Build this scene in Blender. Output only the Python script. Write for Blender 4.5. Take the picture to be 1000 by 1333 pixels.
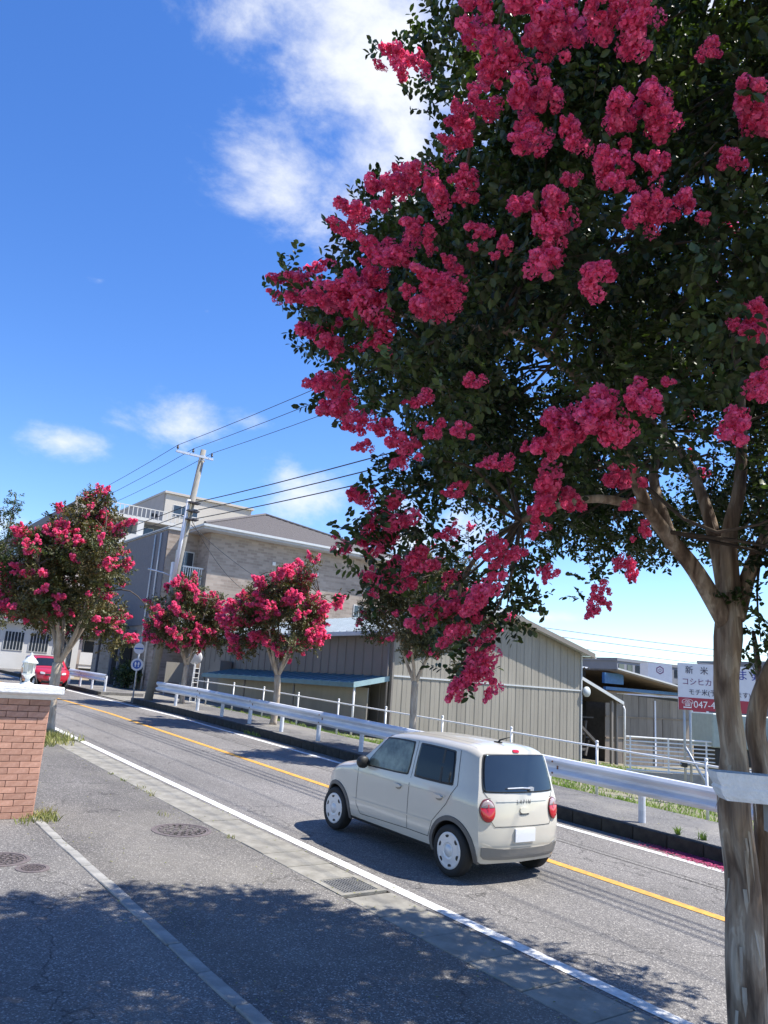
import bpy, bmesh, math, random
import numpy as np
from mathutils import Vector, Matrix

# ------------------------------------------------------------------ camera, sky, sun, exposure
scene = bpy.context.scene
COL = scene.collection
for o in list(bpy.data.objects):
    bpy.data.objects.remove(o, do_unlink=True)

# world axes: X across the road (towards the far kerb), Y up the road, Z up
CAM_LOC = Vector((0, 0, 2.35))
R_AX = Vector((0.79829, -0.59863, 0.06615))
U_AX = Vector((-0.18523, -0.13953, 0.97274))
F_AX = Vector((0.57308, 0.78878, 0.22227))
cam_data = bpy.data.cameras.new('camera')
cam_data.sensor_fit = 'HORIZONTAL'
cam_data.sensor_width = 36.0
cam_data.lens = 36.0
cam_data.clip_start = 0.05
cam_data.clip_end = 3000
cam = bpy.data.objects.new('camera', cam_data)
COL.objects.link(cam)
m3 = Matrix((R_AX, U_AX, -F_AX)).transposed()
cam.matrix_world = Matrix.Translation(CAM_LOC) @ m3.to_4x4()
scene.camera = cam

SUN_EL = math.radians(57)
SUN_H = Vector((0.86, -0.51)).normalized()
SUN_DIR = Vector((SUN_H.x * math.cos(SUN_EL), SUN_H.y * math.cos(SUN_EL), math.sin(SUN_EL)))
sun_data = bpy.data.lights.new('sun', 'SUN')
sun_data.energy = 5.0
sun_data.angle = math.radians(0.53)
sun_data.color = (1.0, 0.95, 0.87)
sun = bpy.data.objects.new('sun', sun_data)
COL.objects.link(sun)
sun.rotation_euler = SUN_DIR.to_track_quat('Z', 'Y').to_euler()
sun.location = (0, 0, 60)

world = bpy.data.worlds.new('World')
scene.world = world
world.use_nodes = True
SKY_STRENGTH = 0.12


def build_world():
    nt = world.node_tree
    N, Lk = nt.nodes, nt.links
    N.clear()
    out = N.new('ShaderNodeOutputWorld')
    bg = N.new('ShaderNodeBackground')
    bg.inputs['Strength'].default_value = SKY_STRENGTH
    Lk.new(bg.outputs[0], out.inputs[0])
    sky = N.new('ShaderNodeTexSky')
    sky.sky_type = 'NISHITA'
    sky.sun_disc = False
    sky.sun_elevation = SUN_EL
    sky.sun_rotation = math.atan2(SUN_H.x, SUN_H.y)
    sky.altitude = 50
    sky.air_density = 1.0
    sky.dust_density = 0.12
    sky.ozone_density = 3.2
    hs = N.new('ShaderNodeHueSaturation')
    hs.inputs['Saturation'].default_value = 1.26
    hs.inputs['Hue'].default_value = 0.512
    hs.inputs['Value'].default_value = 1.16
    Lk.new(sky.outputs[0], hs.inputs['Color'])
    tc = N.new('ShaderNodeTexCoord')

    def math_(op, a, b=None, c=None):
        n = N.new('ShaderNodeMath')
        n.operation = op
        for i, v in enumerate((a, b, c)):
            if v is None:
                continue
            if isinstance(v, (int, float)):
                n.inputs[i].default_value = v
            else:
                Lk.new(v, n.inputs[i])
        return n.outputs[0]

    def dot(vec):
        n = N.new('ShaderNodeVectorMath')
        n.operation = 'DOT_PRODUCT'
        Lk.new(tc.outputs['Generated'], n.inputs[0])
        n.inputs[1].default_value = vec
        return n.outputs['Value']
    # cloud banks: direction, half width, half height (radians), weight
    banks = [((0.42, 0.60, 0.68), .135, .15, 1.05), ((0.455, 0.634, 0.625), .12, .12, 1.0), ((0.345, 0.735, 0.584), .062, .062, .95), ((0.37, 0.68, 0.63), .07, .08, .62),
             ((0.26, 0.67, 0.70), .11, .07, .55), ((0.203, 0.944, 0.26), .055, .020, .75), ((0.324, 0.898, 0.299), .062, .030, .95),
             ((0.40, 0.858, 0.318), .05, .022, .5), ((0.486, 0.84, 0.235), .075, .055, .6), ((0.60, 0.775, 0.20), .06, .045, .95),
             ((0.65, 0.726, 0.224), .05, .04, .9), ((0.2, 0.874, 0.443), .03, .016, .12), ((0.322, 0.84, 0.436), .02, .013, .15),
             ((0.12, 0.985, 0.155), .05, .03, .8), ((0.74, 0.66, 0.10), .09, .010, .5), ((0.55, 0.45, 0.70), .13, .14, .9), ((0.62, 0.36, 0.69), .12, .12, .8)]
    acc = None
    for c, sx, sy, wgt in banks:
        c = Vector(c).normalized()
        r = c.cross(Vector((0, 0, 1))).normalized()
        u = r.cross(c)
        a = math_('DIVIDE', dot(r), sx)
        b = math_('DIVIDE', dot(u), sy)
        # centre offsets are zero because r and u are tangents at c
        q = math_('SQRT', math_('ADD', math_('MULTIPLY', a, a), math_('MULTIPLY', b, b)))
        v = math_('MAXIMUM', math_('SUBTRACT', 1.25 * wgt, q), -1.2)
        front = math_('GREATER_THAN', dot(c), 0.2)
        v = math_('MULTIPLY', v, front)
        v = math_('ADD', v, math_('MULTIPLY', math_('SUBTRACT', front, 1.0), 1.2))
        acc = v if acc is None else math_('MAXIMUM', acc, v)
    mp = N.new('ShaderNodeMapping')
    mp.inputs['Scale'].default_value = (1, 1, 1.7)
    Lk.new(tc.outputs['Generated'], mp.inputs['Vector'])
    nz = N.new('ShaderNodeTexNoise')
    nz.inputs['Scale'].default_value = 7.0
    nz.inputs['Detail'].default_value = 9
    nz.inputs['Roughness'].default_value = 0.62
    nz.inputs['Distortion'].default_value = 0.15
    Lk.new(mp.outputs[0], nz.inputs['Vector'])
    nz2 = N.new('ShaderNodeTexNoise')
    nz2.inputs['Scale'].default_value = 2.1
    nz2.inputs['Detail'].default_value = 6
    Lk.new(mp.outputs[0], nz2.inputs['Vector'])
    # scattered fair-weather cloud over the rest of the sky
    generic = math_('MULTIPLY', math_('SUBTRACT', nz2.outputs['Fac'], 0.74), 4.0)
    acc = math_('MAXIMUM', acc, generic)
    dens = math_('ADD', math_('MULTIPLY', acc, 0.85), math_('MULTIPLY', math_('SUBTRACT', nz.outputs['Fac'], 0.5), 3.5))
    mr = N.new('ShaderNodeMapRange')
    mr.interpolation_type = 'SMOOTHSTEP'
    mr.inputs['From Min'].default_value = -0.12
    mr.inputs['From Max'].default_value = 1.35
    mr.inputs['To Max'].default_value = 0.93
    Lk.new(dens, mr.inputs['Value'])
    mix = N.new('ShaderNodeMix')
    mix.data_type = 'RGBA'
    Lk.new(mr.outputs[0], mix.inputs['Factor'])
    Lk.new(hs.outputs[0], mix.inputs['A'])
    mix.inputs['B'].default_value = (4.9, 5.05, 5.25, 1)
    Lk.new(mix.outputs['Result'], bg.inputs['Color'])


build_world()
vs = scene.view_settings
vs.view_transform = 'Standard'
vs.look = 'None'
vs.gamma = 1
vs.use_curve_mapping = False
vs.exposure = 0.85
scene.render.engine = 'CYCLES'
scene.cycles.max_bounces = 6
scene.cycles.diffuse_bounces = 3
scene.cycles.transmission_bounces = 3
scene.cycles.glossy_bounces = 3
scene.render.resolution_x = 768
scene.render.resolution_y = 1024

rnd = random.Random(11)


# ------------------------------------------------------------------ terrain profile
def yd(x, y):
    """the yard beyond the fence falls away from the road"""
    return zg(y) - .07 * max(0., min(x - 14., 30.))


def zg(y):
    if y < 26:
        return 0.036 * y
    if y < 70:
        return 0.936 + 0.022 * (y - 26)
    return 0.936 + 0.968 + 0.004 * (y - 70)


# ------------------------------------------------------------------ materials
MATS = {}


def mat(name, col, rough=.7, var=.12, scale=6., col2=None, bump=0., bscale=60., metal=0., spec=.5, island=0., trans=0., stretch=None, coat=0., detail=5., objrand=0.):
    if name in MATS:
        return MATS[name]
    m = bpy.data.materials.new(name)
    m.use_nodes = True
    nt = m.node_tree
    N, Lk = nt.nodes, nt.links
    N.clear()
    out = N.new('ShaderNodeOutputMaterial')
    bs = N.new('ShaderNodeBsdfPrincipled')
    bs.inputs['Roughness'].default_value = rough
    bs.inputs['Metallic'].default_value = metal
    bs.inputs['Specular IOR Level'].default_value = spec
    bs.inputs['Coat Weight'].default_value = coat
    bs.inputs['Coat Roughness'].default_value = .04
    tc = N.new('ShaderNodeTexCoord')
    mp = N.new('ShaderNodeMapping')
    if stretch:
        mp.inputs['Scale'].default_value = stretch
    Lk.new(tc.outputs['Object'], mp.inputs['Vector'])
    nz = N.new('ShaderNodeTexNoise')
    nz.inputs['Scale'].default_value = scale
    nz.inputs['Detail'].default_value = detail
    nz.inputs['Roughness'].default_value = .62
    Lk.new(mp.outputs[0], nz.inputs['Vector'])
    c = Vector(col)
    if col2 is None:
        a, b = c * (1 - var), c * (1 + var)
    else:
        a, b = c, Vector(col2)
    rp = N.new('ShaderNodeValToRGB')
    rp.color_ramp.elements[0].position = .34
    rp.color_ramp.elements[1].position = .66
    rp.color_ramp.elements[0].color = (*a, 1)
    rp.color_ramp.elements[1].color = (*b, 1)
    Lk.new(nz.outputs['Fac'], rp.inputs[0])
    cout = rp.outputs[0]
    if island:
        ge = N.new('ShaderNodeNewGeometry')
        ml = N.new('ShaderNodeMapRange')
        ml.inputs['To Min'].default_value = 1 - island
        ml.inputs['To Max'].default_value = 1 + island
        Lk.new(ge.outputs['Random Per Island'], ml.inputs['Value'])
        mx = N.new('ShaderNodeVectorMath')
        mx.operation = 'SCALE'
        Lk.new(cout, mx.inputs[0])
        Lk.new(ml.outputs[0], mx.inputs['Scale'])
        cout = mx.outputs[0]
    if objrand:
        oi = N.new('ShaderNodeObjectInfo')
        orr = N.new('ShaderNodeMapRange')
        orr.inputs['To Min'].default_value = 1 - objrand
        orr.inputs['To Max'].default_value = 1 + objrand
        Lk.new(oi.outputs['Random'], orr.inputs['Value'])
        osc = N.new('ShaderNodeVectorMath')
        osc.operation = 'SCALE'
        Lk.new(cout, osc.inputs[0])
        Lk.new(orr.outputs[0], osc.inputs['Scale'])
        cout = osc.outputs[0]
    Lk.new(cout, bs.inputs['Base Color'])
    if bump:
        nb = N.new('ShaderNodeTexNoise')
        nb.inputs['Scale'].default_value = bscale
        nb.inputs['Detail'].default_value = 4
        Lk.new(mp.outputs[0], nb.inputs['Vector'])
        bp = N.new('ShaderNodeBump')
        bp.inputs['Strength'].default_value = bump
        bp.inputs['Distance'].default_value = .02
        Lk.new(nb.outputs['Fac'], bp.inputs['Height'])
        Lk.new(bp.outputs[0], bs.inputs['Normal'])
    sh = bs.outputs[0]
    if trans:
        tl = N.new('ShaderNodeBsdfTranslucent')
        tv = N.new('ShaderNodeVectorMath')
        tv.operation = 'MULTIPLY'
        Lk.new(cout, tv.inputs[0])
        tv.inputs[1].default_value = (1.25, 1.5, .7) if col[1] > col[0] * .9 else (1.15, 1.0, 1.0)
        Lk.new(tv.outputs[0], tl.inputs['Color'])
        ms = N.new('ShaderNodeMixShader')
        ms.inputs[0].default_value = trans
        Lk.new(bs.outputs[0], ms.inputs[1])
        Lk.new(tl.outputs[0], ms.inputs[2])
        sh = ms.outputs[0]
    Lk.new(sh, out.inputs['Surface'])
    MATS[name] = m
    return m


def asphalt(name, base, fleck, patch=.25, warm=0., gscale=95., dust=0.):
    """aggregate asphalt: fine light and dark stones, wide soft wear, a few crack lines"""
    m = bpy.data.materials.new(name)
    m.use_nodes = True
    nt = m.node_tree
    N, Lk = nt.nodes, nt.links
    bs = N['Principled BSDF']
    bs.inputs['Roughness'].default_value = .88
    bs.inputs['Specular IOR Level'].default_value = .35
    tc = N.new('ShaderNodeTexCoord')
    vo = N.new('ShaderNodeTexVoronoi')
    vo.inputs['Scale'].default_value = gscale
    Lk.new(tc.outputs['Object'], vo.inputs['Vector'])
    r1 = N.new('ShaderNodeValToRGB')
    e = r1.color_ramp.elements
    e[0].position = 0.0
    e[0].color = (base * .62, base * .62, base * .63, 1)
    e[1].position = 1.0
    e[1].color = (fleck, fleck, fleck * .98, 1)
    x = r1.color_ramp.elements.new(.62)
    x.color = (base * 1.05, base * 1.04, base * 1.03, 1)
    x = r1.color_ramp.elements.new(.86)
    x.color = (base * 1.35, base * 1.34, base * 1.30, 1)
    sep = N.new('ShaderNodeSeparateColor')
    Lk.new(vo.outputs['Color'], sep.inputs[0])
    Lk.new(sep.outputs[0], r1.inputs[0])
    big = N.new('ShaderNodeTexNoise')
    big.inputs['Scale'].default_value = .55
    big.inputs['Detail'].default_value = 8
    big.inputs['Roughness'].default_value = .6
    mp = N.new('ShaderNodeMapping')
    mp.inputs['Scale'].default_value = (1.6, .45, 1)
    Lk.new(tc.outputs['Object'], mp.inputs['Vector'])
    Lk.new(mp.outputs[0], big.inputs['Vector'])
    mr = N.new('ShaderNodeMapRange')
    mr.inputs['From Min'].default_value = .3
    mr.inputs['From Max'].default_value = .7
    mr.inputs['To Min'].default_value = 1 - patch
    mr.inputs['To Max'].default_value = 1 + patch
    Lk.new(big.outputs['Fac'], mr.inputs['Value'])
    # cracks
    vc = N.new('ShaderNodeTexVoronoi')
    vc.feature = 'DISTANCE_TO_EDGE'
    vc.inputs['Scale'].default_value = .33
    nd = N.new('ShaderNodeTexNoise')
    nd.inputs['Scale'].default_value = 2.2
    nd.inputs['Detail'].default_value = 6
    Lk.new(tc.outputs['Object'], nd.inputs['Vector'])
    ad = N.new('ShaderNodeVectorMath')
    ad.operation = 'MULTIPLY_ADD'
    Lk.new(nd.outputs['Color'], ad.inputs[0])
    ad.inputs[1].default_value = (.9, .9, .9)
    Lk.new(tc.outputs['Object'], ad.inputs[2])
    Lk.new(ad.outputs[0], vc.inputs['Vector'])
    mc = N.new('ShaderNodeMapRange')
    mc.inputs['From Min'].default_value = .0005
    mc.inputs['From Max'].default_value = .006
    mc.inputs['To Min'].default_value = .45
    mc.inputs['To Max'].default_value = 1.
    Lk.new(vc.outputs['Distance'], mc.inputs['Value'])
    mm = N.new('ShaderNodeMath')
    mm.operation = 'MULTIPLY'
    Lk.new(mr.outputs[0], mm.inputs[0])
    Lk.new(mc.outputs[0], mm.inputs[1])
    sc = N.new('ShaderNodeVectorMath')
    sc.operation = 'SCALE'
    Lk.new(r1.outputs[0], sc.inputs[0])
    Lk.new(mm.outputs[0], sc.inputs['Scale'])
    tn = N.new('ShaderNodeVectorMath')
    tn.operation = 'MULTIPLY'
    Lk.new(sc.outputs[0], tn.inputs[0])
    tn.inputs[1].default_value = (1 + warm, 1, 1 - warm)
    cout = tn.outputs[0]
    if dust:
        dn = N.new('ShaderNodeTexNoise')
        dn.inputs['Scale'].default_value = .38
        dn.inputs['Detail'].default_value = 9
        dn.inputs['Roughness'].default_value = .65
        Lk.new(tc.outputs['Object'], dn.inputs['Vector'])
        dr = N.new('ShaderNodeMapRange')
        dr.inputs['From Min'].default_value = .46
        dr.inputs['From Max'].default_value = .70
        dr.inputs['To Max'].default_value = dust
        Lk.new(dn.outputs['Fac'], dr.inputs['Value'])
        dm = N.new('ShaderNodeMix')
        dm.data_type = 'RGBA'
        Lk.new(dr.outputs[0], dm.inputs['Factor'])
        Lk.new(cout, dm.inputs['A'])
        dm.inputs['B'].default_value = (.34, .315, .26, 1)
        cout = dm.outputs['Result']
    Lk.new(cout, bs.inputs['Base Color'])
    bp = N.new('ShaderNodeBump')
    bp.inputs['Strength'].default_value = .5
    bp.inputs['Distance'].default_value = .006
    Lk.new(vo.outputs['Distance'], bp.inputs['Height'])
    Lk.new(bp.outputs[0], bs.inputs['Normal'])
    MATS[name] = m
    return m


def brickmat(name, c1, c2, mortar, w, h, rot=False):
    m = bpy.data.materials.new(name)
    m.use_nodes = True
    nt = m.node_tree
    N, Lk = nt.nodes, nt.links
    bs = N['Principled BSDF']
    bs.inputs['Roughness'].default_value = .85
    tc = N.new('ShaderNodeTexCoord')
    sp = N.new('ShaderNodeSeparateXYZ')
    Lk.new(tc.outputs['Object'], sp.inputs[0])
    ad = N.new('ShaderNodeMath')
    ad.operation = 'ADD'
    Lk.new(sp.outputs[0], ad.inputs[0])
    Lk.new(sp.outputs[1], ad.inputs[1])
    cb = N.new('ShaderNodeCombineXYZ')
    Lk.new(ad.outputs[0], cb.inputs[0])
    Lk.new(sp.outputs[2], cb.inputs[1])
    br = N.new('ShaderNodeTexBrick')
    br.inputs['Color1'].default_value = (*c1, 1)
    br.inputs['Color2'].default_value = (*c2, 1)
    br.inputs['Mortar'].default_value = (*mortar, 1)
    br.inputs['Scale'].default_value = 1
    br.inputs['Mortar Size'].default_value = .012
    br.inputs['Brick Width'].default_value = w
    br.inputs['Row Height'].default_value = h
    Lk.new(cb.outputs[0], br.inputs['Vector'])
    nz = N.new('ShaderNodeTexNoise')
    nz.inputs['Scale'].default_value = .8
    nz.inputs['Detail'].default_value = 6
    Lk.new(tc.outputs['Object'], nz.inputs['Vector'])
    mr = N.new('ShaderNodeMapRange')
    mr.inputs['To Min'].default_value = .72
    mr.inputs['To Max'].default_value = 1.25
    Lk.new(nz.outputs['Fac'], mr.inputs['Value'])
    sc = N.new('ShaderNodeVectorMath')
    sc.operation = 'SCALE'
    Lk.new(br.outputs['Color'], sc.inputs[0])
    Lk.new(mr.outputs[0], sc.inputs['Scale'])
    Lk.new(sc.outputs[0], bs.inputs['Base Color'])
    MATS[name] = m
    return m


def barkmat(name):
    """smooth crape myrtle bark: cream and cinnamon plates, fine vertical streaks"""
    m = bpy.data.materials.new(name)
    m.use_nodes = True
    nt = m.node_tree
    N, Lk = nt.nodes, nt.links
    bs = N['Principled BSDF']
    bs.inputs['Roughness'].default_value = .78
    tc = N.new('ShaderNodeTexCoord')

    def noise(scale, stretch, detail, dist=0.):
        mp = N.new('ShaderNodeMapping')
        mp.inputs['Scale'].default_value = stretch
        Lk.new(tc.outputs['Object'], mp.inputs['Vector'])
        n = N.new('ShaderNodeTexNoise')
        n.inputs['Scale'].default_value = scale
        n.inputs['Detail'].default_value = detail
        n.inputs['Distortion'].default_value = dist
        Lk.new(mp.outputs[0], n.inputs['Vector'])
        return n.outputs['Fac']
    plates = noise(5.5, (1.6, 1.6, .42), 7, .6)
    rp = N.new('ShaderNodeValToRGB')
    e = rp.color_ramp.elements
    e[0].position, e[0].color = .34, (.115, .072, .046, 1)
    e[1].position, e[1].color = .70, (.50, .40, .29, 1)
    for p, c in ((.43, (.21, .14, .092)), (.50, (.31, .225, .155)), (.57, (.36, .27, .19)), (.60, (.47, .375, .28))):
        x = e.new(p)
        x.color = (*c, 1)
    Lk.new(plates, rp.inputs[0])
    fine = noise(22, (2.2, 2.2, .16), 8)
    mr = N.new('ShaderNodeMapRange')
    mr.inputs['From Min'].default_value = .3
    mr.inputs['From Max'].default_value = .7
    mr.inputs['To Min'].default_value = .70
    mr.inputs['To Max'].default_value = 1.2
    Lk.new(fine, mr.inputs['Value'])
    sc = N.new('ShaderNodeVectorMath')
    sc.operation = 'SCALE'
    Lk.new(rp.outputs[0], sc.inputs[0])
    Lk.new(mr.outputs[0], sc.inputs['Scale'])
    Lk.new(sc.outputs[0], bs.inputs['Base Color'])
    ad = N.new('ShaderNodeMath')
    ad.operation = 'MULTIPLY_ADD'
    Lk.new(fine, ad.inputs[0])
    ad.inputs[1].default_value = .35
    Lk.new(plates, ad.inputs[2])
    bp = N.new('ShaderNodeBump')
    bp.inputs['Strength'].default_value = .9
    bp.inputs['Distance'].default_value = .03
    Lk.new(ad.outputs[0], bp.inputs['Height'])
    Lk.new(bp.outputs[0], bs.inputs['Normal'])
    MATS[name] = m
    return m


asphalt('road_asphalt', .150, .36, .2, .055)
asphalt('apron_asphalt', .110, .36, .26, .06, dust=.3)
asphalt('pavement_asphalt', .130, .36, .2, .05, dust=.25)
asphalt('far_pavement', .12, .30, .25, .03, dust=.5)
mat('earth', (.16, .12, .075), .95, col2=(.27, .22, .14), scale=1.4, bump=.6, bscale=14)
mat('sand', (.26, .23, .17), .95, col2=(.16, .15, .09), scale=1.5, bump=.5, bscale=60)
mat('gutter', (.165, .155, .13), .9, col2=(.29, .275, .235), scale=3.5, bump=.3, bscale=90, detail=10, objrand=.07)
mat('kerb_dark', (.016, .015, .013), .9, col2=(.045, .042, .035), scale=5, bump=.4, bscale=70)  # shade on the kerb face is put into this near-black; beds and tar share it
mat('edge_stone', (.20, .195, .18), .9, col2=(.34, .33, .30), scale=5, bump=.25, bscale=90)
mat('line_white', (.46, .46, .44), .75, col2=(.78, .78, .76), scale=11, bump=.2, bscale=160, detail=8)
mat('line_yellow', (.42, .22, .045), .75, col2=(.70, .36, .05), scale=11, bump=.2, bscale=160, detail=8)
mat('iron', (.10, .085, .085), .75, col2=(.16, .13, .125), scale=20, bump=.4, bscale=120)
mat('grate', (.20, .195, .18), .6, .2, metal=.2)
mat('void_shade', (.012, .012, .012), .95)  # near-black colour stands in for the shade inside pit, bay and entrance
mat('brick', (.46, .235, .16), .85, col2=(.57, .32, .23), scale=22, bump=.3, bscale=160, objrand=.16)
mat('mortar', (.10, .075, .06), .95)
mat('white_paint', (.74, .74, .72), .6, .07, bump=.1)
mat('cap_white', (.76, .755, .74), .8, col2=(.88, .875, .86), scale=14, bump=.45, bscale=55, detail=9)
mat('galv', (.50, .53, .57), .42, .10, scale=3, metal=.35)
mat('rail_white', (.50, .53, .58), .5, col2=(.72, .74, .77), scale=2.2, stretch=(1, .5, 3), detail=8)
mat('rust', (.20, .10, .06), .9, .3)
mat('leaf', (.020, .038, .010), .45, col2=(.070, .100, .026), scale=2.0, island=.6, trans=.22, spec=.5, detail=1)
mat('leaf_olive', (.05, .07, .018), .55, col2=(.14, .105, .04), scale=1.1, island=.4, trans=.2, detail=2)
mat('leaf_brown', (.05, .065, .02), .6, col2=(.13, .10, .045), scale=1.4, island=.4, trans=.2)
mat('bloom', (.84, .095, .245), .7, col2=(.95, .225, .425), scale=4, island=.32, trans=.50, spec=.15, detail=1)
barkmat('bark')
mat('bark_light', (.30, .23, .165), .85, col2=(.52, .45, .36), scale=5, bump=.3, bscale=20, stretch=(2, 2, .5))
mat('bark_twig', (.09, .065, .045), .85, .2)
mat('grass', (.11, .19, .03), .7, col2=(.24, .31, .06), scale=1.5, island=.35, trans=.25)
mat('drygrass', (.17, .20, .05), .8, col2=(.36, .32, .13), scale=3, island=.35, trans=.2)
mat('petal', (.30, .025, .09), .8, col2=(.52, .07, .19), scale=9, island=.4)
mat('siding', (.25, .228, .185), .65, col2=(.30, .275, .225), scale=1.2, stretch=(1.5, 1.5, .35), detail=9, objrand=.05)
mat('siding_shade_trim', (.20, .18, .155), .7, .06, scale=.7)  # siding with the road-side wall's shade mixed into its colour; also trim and posts
mat('roof_metal', (.40, .44, .45), .5, .08, scale=2)
mat('roof_edge', (.50, .52, .52), .6, .06)
mat('awning_blue', (.06, .155, .205), .5, .12, scale=3)
mat('awning_edge', (.30, .44, .46), .6, .08)
mat('shed_panel', (.13, .105, .085), .5, col2=(.21, .175, .145), scale=1.6, stretch=(2, 2, .35), detail=8, objrand=.22)
mat('shed_frame', (.07, .065, .06), .8, .2)
mat('blue_frame', (.05, .16, .34), .6, .15)
mat('corrugated', (.22, .17, .12), .7, .2, scale=3)
mat('concrete', (.30, .29, .27), .9, .15, scale=5, bump=.2)
mat('pole_concrete', (.25, .235, .205), .85, .12, scale=5, bump=.15)
mat('pipe_grey', (.42, .44, .45), .45, .1, metal=.4)
mat('insul', (.05, .045, .05), .4)
mat('wire', (.03, .03, .035), .6)
mat('sign_white', (.66, .67, .72), .5, .04)
mat('sign_red', (.36, .03, .055), .5, .05)
mat('ink_dark', (.02, .02, .06), .6)
mat('ink_blue', (.02, .03, .30), .6)
mat('ink_purple', (.16, .04, .14), .6)
mat('ink_white', (.8, .8, .8), .6)
mat('sign_blue', (.03, .10, .42), .5)
mat('tile_roof', (.095, .085, .085), .75, .15, scale=30, stretch=(.3, 3, 3))
brickmat('apartment_brick', (.24, .19, .155), (.36, .295, .245), (.31, .275, .235), .42, .15)
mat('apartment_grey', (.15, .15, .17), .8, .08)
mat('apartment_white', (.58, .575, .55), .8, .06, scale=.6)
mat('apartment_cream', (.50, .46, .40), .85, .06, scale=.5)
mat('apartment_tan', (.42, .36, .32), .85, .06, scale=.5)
mat('far_grey', (.20, .215, .24), .85, .08, scale=.3)
mat('window_glass', (.03, .04, .05), .08, .1, spec=.8)
mat('soffit', (.38, .37, .36), .8)
mat('paint_cream', (.58, .545, .465), .28, .015, scale=2, coat=.8)
mat('paint_red', (.42, .015, .03), .28, .03, coat=.8)
mat('car_glass', (.012, .015, .018), .04, .1, spec=.9)
mat('car_glass_side', (.008, .009, .010), .05, .1, spec=.35)
mat('car_glass_light', (.05, .06, .05), .06, col2=(.22, .25, .20), scale=5, spec=.5)  # paler mottle on an opaque pane imitates light seen through the front window
mat('rubber', (.018, .018, .018), .8, .2)
mat('trim_black', (.02, .02, .02), .55)
mat('trim_grey', (.11, .105, .10), .6, .05)
mat('bumper_taupe', (.24, .225, .20), .55, .04)
mat('hub', (.66, .66, .65), .35, .04, metal=.15)
mat('lamp_red', (.50, .010, .018), .12, .1, coat=.6)
mat('lamp_rim', (.12, .008, .012), .2, .1, coat=.6)
mat('lamp_clear', (.42, .34, .34), .1, .1, coat=.6)
mat('chrome', (.7, .7, .7), .15, .02, metal=1)
mat('plate', (.72, .73, .74), .5, .02)
mat('lantern', (.62, .64, .60), .5, .1)
mat('lantern_glass', (.55, .56, .50), .15, .05)
mat('truck_green', (.36, .42, .38), .5, .08)
mat('van_teal', (.05, .17, .16), .3, .1)
mat('mirror_back', (.7, .7, .68), .5)


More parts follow.
